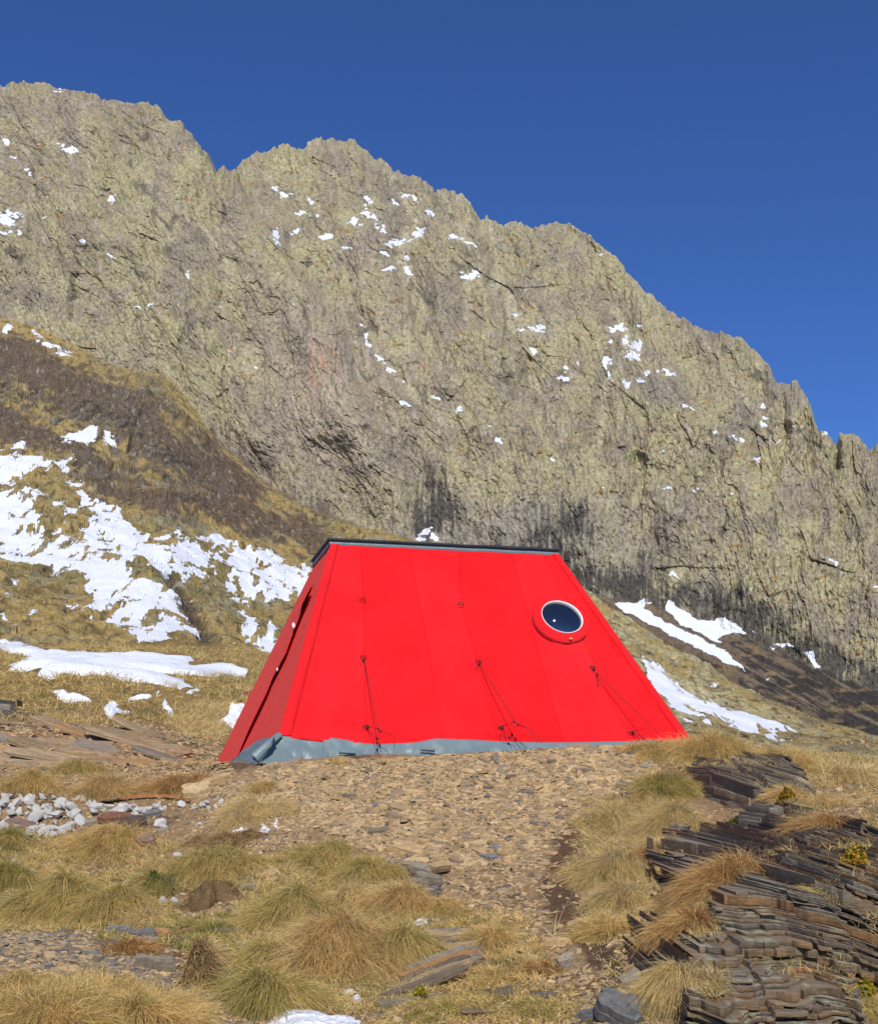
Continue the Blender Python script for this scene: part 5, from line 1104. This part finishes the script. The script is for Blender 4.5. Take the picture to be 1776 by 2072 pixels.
# ================================================================ layered slate outcrops
DKS, BRS, RUS, GRS, TNS, ORS = [np.array(c) for c in ([.175,.132,.09],[.29,.205,.118],[.35,.19,.08],[.275,.232,.172],[.40,.285,.165],[.45,.27,.125])]
LICH = np.array([.42,.40,.26])
PALR = {'dark': [(DKS,.32),(BRS,.36),(GRS,.18),(RUS,.14)], 'brown': [(BRS,.4),(DKS,.25),(RUS,.2),(GRS,.15)], 'grey': [(GRS,.5),(BRS,.22),(DKS,.15),(TNS,.13)], 'rust': [(RUS,.42),(BRS,.3),(DKS,.2),(GRS,.08)], 'tan': [(TNS,.42),(ORS,.3),(BRS,.28)], 'pale': [(np.array([.36,.32,.25]),.7),(GRS,.3)]}
M_rock = col_material('layered_slate', 22, .55, 60, .016, rough=.78, spec=.3, stretch=(.35, 1, 4.5))
def bedrock(label, polys, kind, dip=0., x_bend=None, bend_dip=0., raise_=.14, tm=.014, lich=.3, seed=0, block=(.10,.5), jutamp=.045, group='slate outcrops', edge=16., vary=1., warp_=.04, nz_=14., fault=True):
    """the slope itself raised into bare rock and cut into its beds: a riser and a tread for every bed, with the joints that break the beds into blocks"""
    rng = np.random.default_rng(seed+5); allp = np.concatenate([np.array(p, float) for p in polys]); x0p, y0p = allp.min(0); x1p, y1p = allp.max(0)
    dn = hit1((x0p+x1p)/2, y1p)[1]; df = hit1((x0p+x1p)/2, y0p)[1]
    xa = (x0p-25-CX)/F*(dn if x0p > CX else df); xb = (x1p+25-CX)/F*(df if x1p > CX else dn); sc = dn/6.
    xs = np.arange(xa, xb, .009*sc); ys = np.linspace(dn*.93, df*1.05, 260)
    Xg, Yg = np.meshgrid(xs, ys, indexing='ij'); Zg = ground(Xg, Yg); Pg, Qg = to_px(Xg, Yg, Zg)
    m = np.full(Xg.shape, -1e3)
    for p in polys: m = np.maximum(m, sdf(p, Pg+nz_*fbm(Xg/.25/sc, Yg/.3/sc, 540+seed, 3), Qg+nz_*fbm(Xg/.25/sc, Yg/.3/sc, 541+seed, 3)))
    lift = raise_*sstep(-edge, edge, m)*(1+.5*fbm(Xg/.45/sc, Yg/.5/sc, 542+seed, 3))-.05*sc*sstep(edge*.2, -edge, m)-.2*sc*sstep(-edge, -edge*4, m)
    # cross joints split the mass into big steps
    jn = facet(Xg/(.55*sc)+.3*Yg, Yg/(.5*sc), 543+seed, .5); lift += .09*sc*jn*sstep(0, edge, m)
    zb = np.maximum.accumulate(Zg+lift, axis=1)
    zb += np.linspace(0, 1e-4, zb.shape[1])[None]
    xm = (xs-xs.mean())
    xbd = xs.max() if x_bend is None else x_bend
    bd = -math.tan(dip)*xm-math.tan(bend_dip)*.12*np.log1p(np.exp((xs-xbd)/.12))+warp_*sc*fbm(xs/(.8*sc), xs*0, 544+seed, 4)
    fx0 = xs.min(); fo = np.zeros_like(xs)                           # small faults shift and tilt the beds from block to block
    while fx0 < xs.max() and fault:
        fw = rng.uniform(.16, .55)*sc; mm = (xs >= fx0) & (xs < fx0+fw); fo[mm] = rng.normal(0, .016)*sc+rng.normal(0, .09)*(xs[mm]-fx0-fw/2); fx0 += fw
    bd = bd+fo
    lo = (zb.min(1)-bd).min(); hi = (zb.max(1)-bd).max(); S = [lo]
    while S[-1] < hi: S.append(S[-1]+tm*sc*rng.lognormal(0, .7)*(3.2 if rng.random() < .14 else 1))
    pal = PALR[kind]; cs = [c for c, _ in pal]; pr = np.array([p for _, p in pal]); pr /= pr.sum()
    V = []; C = []; K = []; nx = len(xs); rows = 0; zone = 0
    for k in range(len(S)-1):
        t = S[k+1]-S[k]
        if rng.random() < .10: zone = rng.normal(0, .03)
        B_ = lambda q: q+bd+.55*tm*sc*fbm(xs/(.28*sc), xs*0+q/(.028*sc), 545, 3)
        z0 = B_(S[k]); z1 = np.maximum(B_(S[k+1]), z0+.0015*sc)
        zc = np.array([np.interp(S[k]+bd[i]+.5*t, zb[i], ys) for i in range(nx)])
        iy = np.clip(np.searchsorted(ys, zc), 0, len(ys)-1); mk = m[np.arange(nx), iy]; tz = S[k]+bd+.5*t
        ok = (mk > -edge*.75) & (tz > zb[:, 0]+1e-3) & (tz < zb[:, -1]-1e-3)
        zc = np.convolve(np.pad(zc, 6, mode='edge'), np.ones(13)/13, 'valid')
        bl = rng.uniform(*block)*sc; ph = rng.random()*9; i0 = np.floor(xs/bl+ph+.15*np.sin(xs*7/sc)); fr = (xs/bl+ph+.15*np.sin(xs*7/sc))-i0
        sd = int(rng.integers(1e6)); r1 = _h(i0, i0*0, sd)-.5; r2 = _h(i0, i0*0, sd+3)
        J = jutamp*sc*(r1*1.6+rng.normal(0, .35)-1.3*(_h(i0, i0*0+4, sd+11) < .10))+zone*sc+.022*sc*fbm(xs/.05/sc, xs*0+k*.63, 546, 3)+.03*sc*(fr-.5)*(r2-.5)*2
        J -= .012*sc*((fr < .03) | (fr > .97))
        y = zc-J
        bc = np.array(cs)[np.searchsorted(np.cumsum(pr), np.clip(_h(i0*(rng.random() < .6), i0*0, sd+7), 0, .999))]*(.75+.5*_h(i0, i0*0+2, sd+9))[:, None]; bc = bc*vary+np.average(cs, 0, pr)*(1-vary)*(1+.3*fbm(xs/.15, xs*0+k*.3, 551, 3))[:, None]
        rr = sstep(.0, .35, fbm(xs/.2/sc, xs*0+k*.17, 547+seed, 3))[:, None]*.6; bc = bc*(1-rr)+np.array(cs)[rng.choice(len(cs), p=pr)]*rr
        lm = sstep(.05, .32, fbm(xs/.11/sc, xs*0+k*.21, 548+seed, 3)+(lich-.25))[:, None]
        tc = (bc*.55+GRS*.45)*(1-lm)+LICH*lm
        for yy, zz, cc in ((y+.012*sc, z0, bc*.9), (y+.001, z0+.10*t, bc), (y-.003*sc*r2, z0+.5*t, bc), (y+.002, z0*.08+z1*.92-.0, bc*.7+tc*.3), (y+.010*sc, z1, tc), (y+.03*sc, z1+.003*sc*fbm(xs/.03, xs*0+k, 549, 2), tc)):
            V.append(np.stack([xs, yy, np.broadcast_to(zz, xs.shape)], -1)); C.append(cc); K.append(ok); rows += 1
    V = np.concatenate(V); C = np.concatenate(C); q = grid_quads(rows, nx)
    # keep what stands clear of the soil
    gz = ground(V[:, 0], V[:, 1]); pp, qq = to_px(V[:, 0], V[:, 1], V[:, 2]); keepv = (V[:, 2] > gz-.13*sc) & np.concatenate(K)
    q = q[keepv[q].all(1)]
    used, inv = np.unique(q, return_inverse=True); org = V[used].mean(0)
    o = new_mesh('slate_outcrop', V[used]-org, inv.reshape(-1, 4), mat=M_rock, attrs={'col': np.clip(C[used], 0, 1)}); o.location = tuple(map(float, org))
    return tag(o, label, 'rock outcrop', group, 'thing')
bedrock('big dark layered slate mass filling the lower right', [BIG_ROCK], 'dark', dip=.02, x_bend=1.95, bend_dip=.5, raise_=.17, tm=.0115, lich=.26, seed=1, jutamp=.062, block=(.05,.42), nz_=52., edge=4.)
bedrock('grey lichen spotted slate ledge on the right slope, under the crest grass', [TOP_ROCK], 'grey', dip=.06, x_bend=2.25, bend_dip=.4, raise_=.12, tm=.012, lich=.42, seed=2, block=(.06,.4), nz_=34., edge=4.)
bedrock('pale square block between the upper ledge and the big slate mass', [[(1508,1664),(1590,1662),(1594,1700),(1512,1704)]], 'pale', raise_=.14, tm=.022, lich=.5, seed=3, edge=6, jutamp=.02)
lr = np.random.default_rng(91)
ledge('small layered slate ledge in the centre foreground, right of the largest tussock', [(lr.uniform(896, 926)+(6-i)*2, 1948-i*5.2, lr.uniform(96, 134), lr.uniform(26, 40), (GRS, DKS, BRS, GRS, TNS)[i % 5]*lr.uniform(.8, 1.2), lr.normal(.10, .07), (lr.normal(0, .04), lr.normal(-.04, .05)), lr.uniform(.009, .02), 1.0+lr.random()*.8) for i in range(12)])
ledge('long dark slate slab slanting up to the right, below the small ledge', [(858+i*6, 2000-i*9, 220-i*16, 22, (DKS, BRS, DKS, RUS, GRS)[i]*(1.0, 1.1, .8, 1., 1.)[i], .30, (-.24, -.12+.03*i), .020, 1.2+.4*i) for i in range(5)])
for i in range(24):
    slate('orange brown rock slab in the bare patch left of the tent, below the meadow', lr.uniform(-60, 350), 1548-i*2.9, lr.uniform(120, 230), lr.uniform(34, 60), (TNS, ORS, BRS, TNS, GRS)[i % 5]*lr.uniform(.75, 1.0), lr.normal(-.05, .16), (lr.normal(.08, .10), lr.normal(-.12, .09)), lr.uniform(.025, .05), 'bare rock slabs left of the tent', .1+lr.random()*.4, i, name='rock_slab', cat='rock slab')
bedrock('flat grey rock rib at the left edge above the orange slabs', [[(-60,1432),(30,1438),(40,1462),(-60,1462)]], 'pale', raise_=.10, tm=.014, lich=.35, seed=7, edge=8, group=None)
bedrock('green stained flat rock beside the orange strip', [[(178,1600),(262,1592),(270,1616),(180,1620)]], 'tan', raise_=.035, tm=.012, lich=.5, seed=8, edge=6, group=None, jutamp=.015)
def boulder(label, px_, py_, s, col, seed, mat=None, sc=(1, .9, .8), name='boulder', lift=.3, paint=None):
    o = rock_mesh(name, seed, mat or M_slate, col, .75, .35, 4 if paint else 3); p0 = hit1(px_, py_); r = s*p0[1]/F*.5
    if paint is not None:
        me = o.data; P_ = np.array([v.co[:] for v in me.vertices]); cc = np.array([d.color[:3] for d in me.attributes['col'].data])
        cc = paint(P_, cc); a4 = np.ones((len(cc), 4), np.float32); a4[:, :3] = cc; me.attributes['col'].data.foreach_set('color', a4.ravel())
    COL.objects.link(o); o.location = (float(p0[0]), float(p0[1]), float(p0[2]+r*lift)); o.scale = (r*sc[0], r*sc[1], r*sc[2])
    return tag(o, label, 'rock' if name == 'boulder' else 'trail marker', None)
boulder('dark jagged stone in the turf, left one of three at the bottom', 986,2010,28,DKS*1.2,601)
boulder('biggest dark stone in the turf, right of the long tilted slab', 1024,2014,52,DKS*1.3,602,sc=(1,.9,.75))
boulder('grey brown broken stone at the bottom beside the turf', 1092,2022,58,GRS*.8,603,sc=(1,.9,.5))
boulder('low brown stone at the bottom edge, left of the broken one', 952,2058,70,BRS*1.1,604,sc=(1.1,.9,.4))
boulder('pale round stone at the bottom edge under the snow pieces', 756,2066,26,TNS*1.4,605)
boulder('pale stone sheltered under the lifted corner of the tent skirt', 532,1536,34,np.array([.55,.49,.42]),606,sc=(1.2,.7,.7))
boulder('small dark stone on the meadow edge right of the painted stone', 56,1296,18,DKS*1.5,607)
boulder('grey lichen boulder on the meadow edge below the far snow slope', 118,1312,34,GRS*1.3,608,sc=(1.3,1,.5))
boulder('pair of pale stones on the meadow edge near the tent', 500,1318,16,GRS*1.8,609)
def paint1(P_, cc):
    f = P_[:, 1] < .35; r = f & (P_[:, 0] > -.15) & (P_[:, 0] < .75); cc[f & (P_[:, 0] <= -.15) & (P_[:, 0] > -.8)] = (.8, .79, .76); cc[r] = (.62, .06, .04); return cc
boulder('grey stone with a white and red trail mark beside the tent', 496,1410,24,GRS*1.2,610,M_white,(1,.9,.75),'painted_stone',.4,paint1)
def paint2(P_, cc):
    cc[P_[:, 1] < .4] = (.74, .72, .70); cc[(P_[:, 1] < .4) & (np.abs(P_[:, 2]-.1) < .14) & (P_[:, 0] > -.2)] = (.55, .07, .06); cc[(P_[:, 1] < .4) & (np.abs(P_[:, 0]+.25) < .10) & (P_[:, 2] > 0)] = (.55, .07, .06); return cc
boulder('white painted stone with red strokes at the left edge of the meadow', 10,1296,34,GRS*1.2,611,M_white,(1.1,.9,.75),'painted_stone',.4,paint2)
# orange strip lying along the rubble
m_strip, t, p = material('rusty_strip', .8, .15)
nz = noise(t, objco(t), 14, 4, .6); t.links.new(mix(t, nz.outputs[0], (.28, .11, .04), (.46, .22, .09)), p.inputs['Base Color'])
mb = MB(); V = []; xs = np.linspace(0, 1, 40)
for s in xs:
    a = lerp(196, 384, s); b = 1626-11*math.sin(min(1, s*1.5)*math.pi/2)+9*max(0, s-.72)/.28; p0 = hit1(a, b+3); z = p0[2]+.035
    for dy, dz in ((-.02, -.012), (-.02, .012), (.02, .014), (.02, -.01)): V.append((p0[0], p0[1]+dy, z+dz+.004*math.sin(s*17)))
mb.add(V, [(i*4+j, i*4+(j+1) % 4, (i+1)*4+(j+1) % 4, (i+1)*4+j) for i in range(39) for j in range(4)]+[(0, 1, 2, 3), (156, 159, 158, 157)])
c = V[0]; o = mb.build('wooden_strip', m_strip, None, org=c); o.location = tuple(map(float, c)); tag(o, 'long thin orange brown strip lying behind the white rubble', 'strip')
# snow
M_snow, t, p = material('snow', .6, .2)
nz = noise(t, objco(t), 22, 5, .6); n2 = noise(t, objco(t), 3, 3, .6)
t.links.new(mix(t, ramp(t, nz.outputs[0], [(.3, 0.), (.75, 1.)]), (.80, .82, .86), (.88, .89, .91)), p.inputs['Base Color']); bump(t, p, mathn(t, 'ADD', nz.outputs[0], mathn(t, 'MULTIPLY', n2.outputs[0], 2)), .03)
for lb, poly, T in SNOWS:
    pp = []
    for i in range(len(poly)):
        a, b = np.array(poly[i], float), np.array(poly[(i+1) % len(poly)], float)
        for s in np.linspace(0, 1, 5)[:-1]: pp.append(hit1(*(a+(b-a)*s)))
    pp = np.array(pp); w2 = pp[:, :2]; x0, y0 = w2.min(0)-.1; x1, y1 = w2.max(0)+.1; res = max((x1-x0)/240, (y1-y0)/240, .006)
    xs = np.arange(x0, x1, res); ys = np.arange(y0, y1, res); Xg, Yg = np.meshgrid(xs, ys); k = np.clip(Yg.mean()/9, .6, 3)
    sd = sdf(w2, Xg+.16*k*fbm(Xg/(.3*k), Yg/(.6*k), 521, 4), Yg+.22*k*fbm(Xg/(.3*k), Yg/(.6*k), 522, 4))-(.35*k*sstep(.12, .4, fbm(Xg/(.8*k), Yg/(1.6*k), 524, 4)) if Yg.mean() > 16 else 0)
    wd = T*1.5*k; Zg = ground(Xg, Yg)+T*k*(1-np.exp(-np.maximum(sd, 0)/wd))*(1+.5*fbm(Xg/(.25*k), Yg/(.25*k), 523, 3))-.012*k*(sd < .01)-np.clip(-sd, 0, .3)*1.6
    q = grid_quads(len(ys), len(xs)); keep = (sd.ravel()[q] > -res*1.5).all(1); q = q[keep]
    if len(q) == 0: continue
    used, inv = np.unique(q, return_inverse=True); Vv = np.stack([Xg, Yg, Zg], -1).reshape(-1, 3)[used]; c = np.array([*w2.mean(0), pp[:, 2].mean()])
    o = new_mesh('snow_patch', Vv-c, inv.reshape(-1, 4), mat=M_snow, smooth=True); o.location = tuple(map(float, c)); tag(o, lb, 'snow patch', None, 'thing')
# small leafy plants and moss
def leafy(label, px_, py_, rw, n, cols, h=.07, leaf=.016, name='bilberry_shrub', cat='shrub'):
    rng = np.random.default_rng(int(px_+py_*3)); p0 = hit1(px_, py_); r = rw*p0[1]/F; a = rng.random(n)*6.283; q = rng.random(n)**.6
    x = p0[0]+r*q*np.cos(a); y = p0[1]+r*.6*q*np.sin(a)-.05; z = ground(x, y)+h*rng.random(n)*(1.2-q)+.03+rock_lift(px_, py_-6)
    T = rng.normal(0, 1, (n, 3)); T /= np.linalg.norm(T, axis=1, keepdims=True); B = np.cross(T, rng.normal(0, 1, (n, 3))+[0, 0, 1.5]); B /= np.linalg.norm(B, axis=1, keepdims=True); P = np.stack([x, y, z], -1); s = (leaf*rng.uniform(.6, 1.3, n))[:, None]
    V = np.stack([P-T*s, P+B*s*.45, P+T*s, P-B*s*.45], 1).reshape(-1, 3); c = np.array(cols)[rng.integers(0, len(cols), n)]*rng.uniform(.7, 1.3, n)[:, None]
    o = new_mesh(name, V-p0, np.arange(n*4).reshape(-1, 4), mat=M_blade, attrs={'col': np.clip(np.repeat(c, 4, 0), 0, 1)})
    st = MB()
    for k in range(14):
        b = rng.normal(0, 1, 2)*r*.5; gz = float(ground(p0[0]+b[0], p0[1]+b[1]*.6))+rock_lift(px_, py_-6)
        st.tube([(p0[0]+b[0]*.6, p0[1]+b[1]*.4, gz), (p0[0]+b[0], p0[1]+b[1]*.6-.02, gz+.02+h*.5)], .0015, 4)
    o.location = tuple(map(float, p0)); stem = st.build('stem', M_strip_dark, o, org=p0)
    return tag(o, label, cat, None, 'thing')
M_strip_dark, t, p = material('twig', .85, .1)
nz = noise(t, objco(t), 60, 2); t.links.new(mix(t, nz.outputs[0], (.06, .035, .02), (.14, .08, .045)), p.inputs['Base Color'])
YL, YG, GN, OR_ = [.50,.36,.03], [.30,.28,.035], [.10,.16,.03], [.45,.17,.03]
leafy('yellow leaved shrub in a crack of the slanting rock at the right edge', 1722,1806,26,420,[YL,YL,YG,OR_],.10,.018)
leafy('long green leafy cushion on the ledge above the smooth banded outcrop', 1402,1866,52,800,[GN,GN,YG],.05,.016)
leafy('small yellow and orange shrub at the right end of the topmost outcrop', 1586,1650,18,220,[YL,OR_,YG],.10,.018)
leafy('yellow moss cushion on top of the smooth banded outcrop', 1520,1880,40,1500,[[.34,.27,.04],YG],.02,.008,'moss_cushion','moss')
leafy('green herb patch in the grass bed under the topmost outcrop', 1490,1672,44,900,[GN,[.16,.2,.05]],.05,.012,'herb_patch','herbs')
leafy('green herb patch farther right in the same grass bed', 1572,1704,46,800,[GN,[.18,.2,.05],YG],.05,.012,'herb_patch','herbs')
leafy('dark green shoots between the two wide tussocks on the left', 316,1800,20,420,[[.10,.19,.03],[.14,.22,.04]],.12,.02,'green_shoots','herbs')
leafy('yellow leaves at the bottom right corner turf', 1740,2020,24,260,[YL,YG],.06,.014)
leafy('tiny yellow green herb beside the long tilted slab', 850,2020-2,14,120,[YG,YL],.04,.012,'herb_patch','herbs')
# torn turf and bare soil heaps
tussock('brown turf clod with a dead grass cap beside the long grey slab', 399,1998,44,'brown',2600,.09,.17,up=.8,name='turf_clod',cat='turf clod')
tussock('bare brown soil mound under the mop shaped tussock', 416,1838,78,'brown',1500,.035,.10,up=.9,sag=.2,name='soil_mound',cat='soil mound')
tussock('dry cap of dead grass on the turf clod', 404,1970,36,'pale',900,.17,.12,group=G)
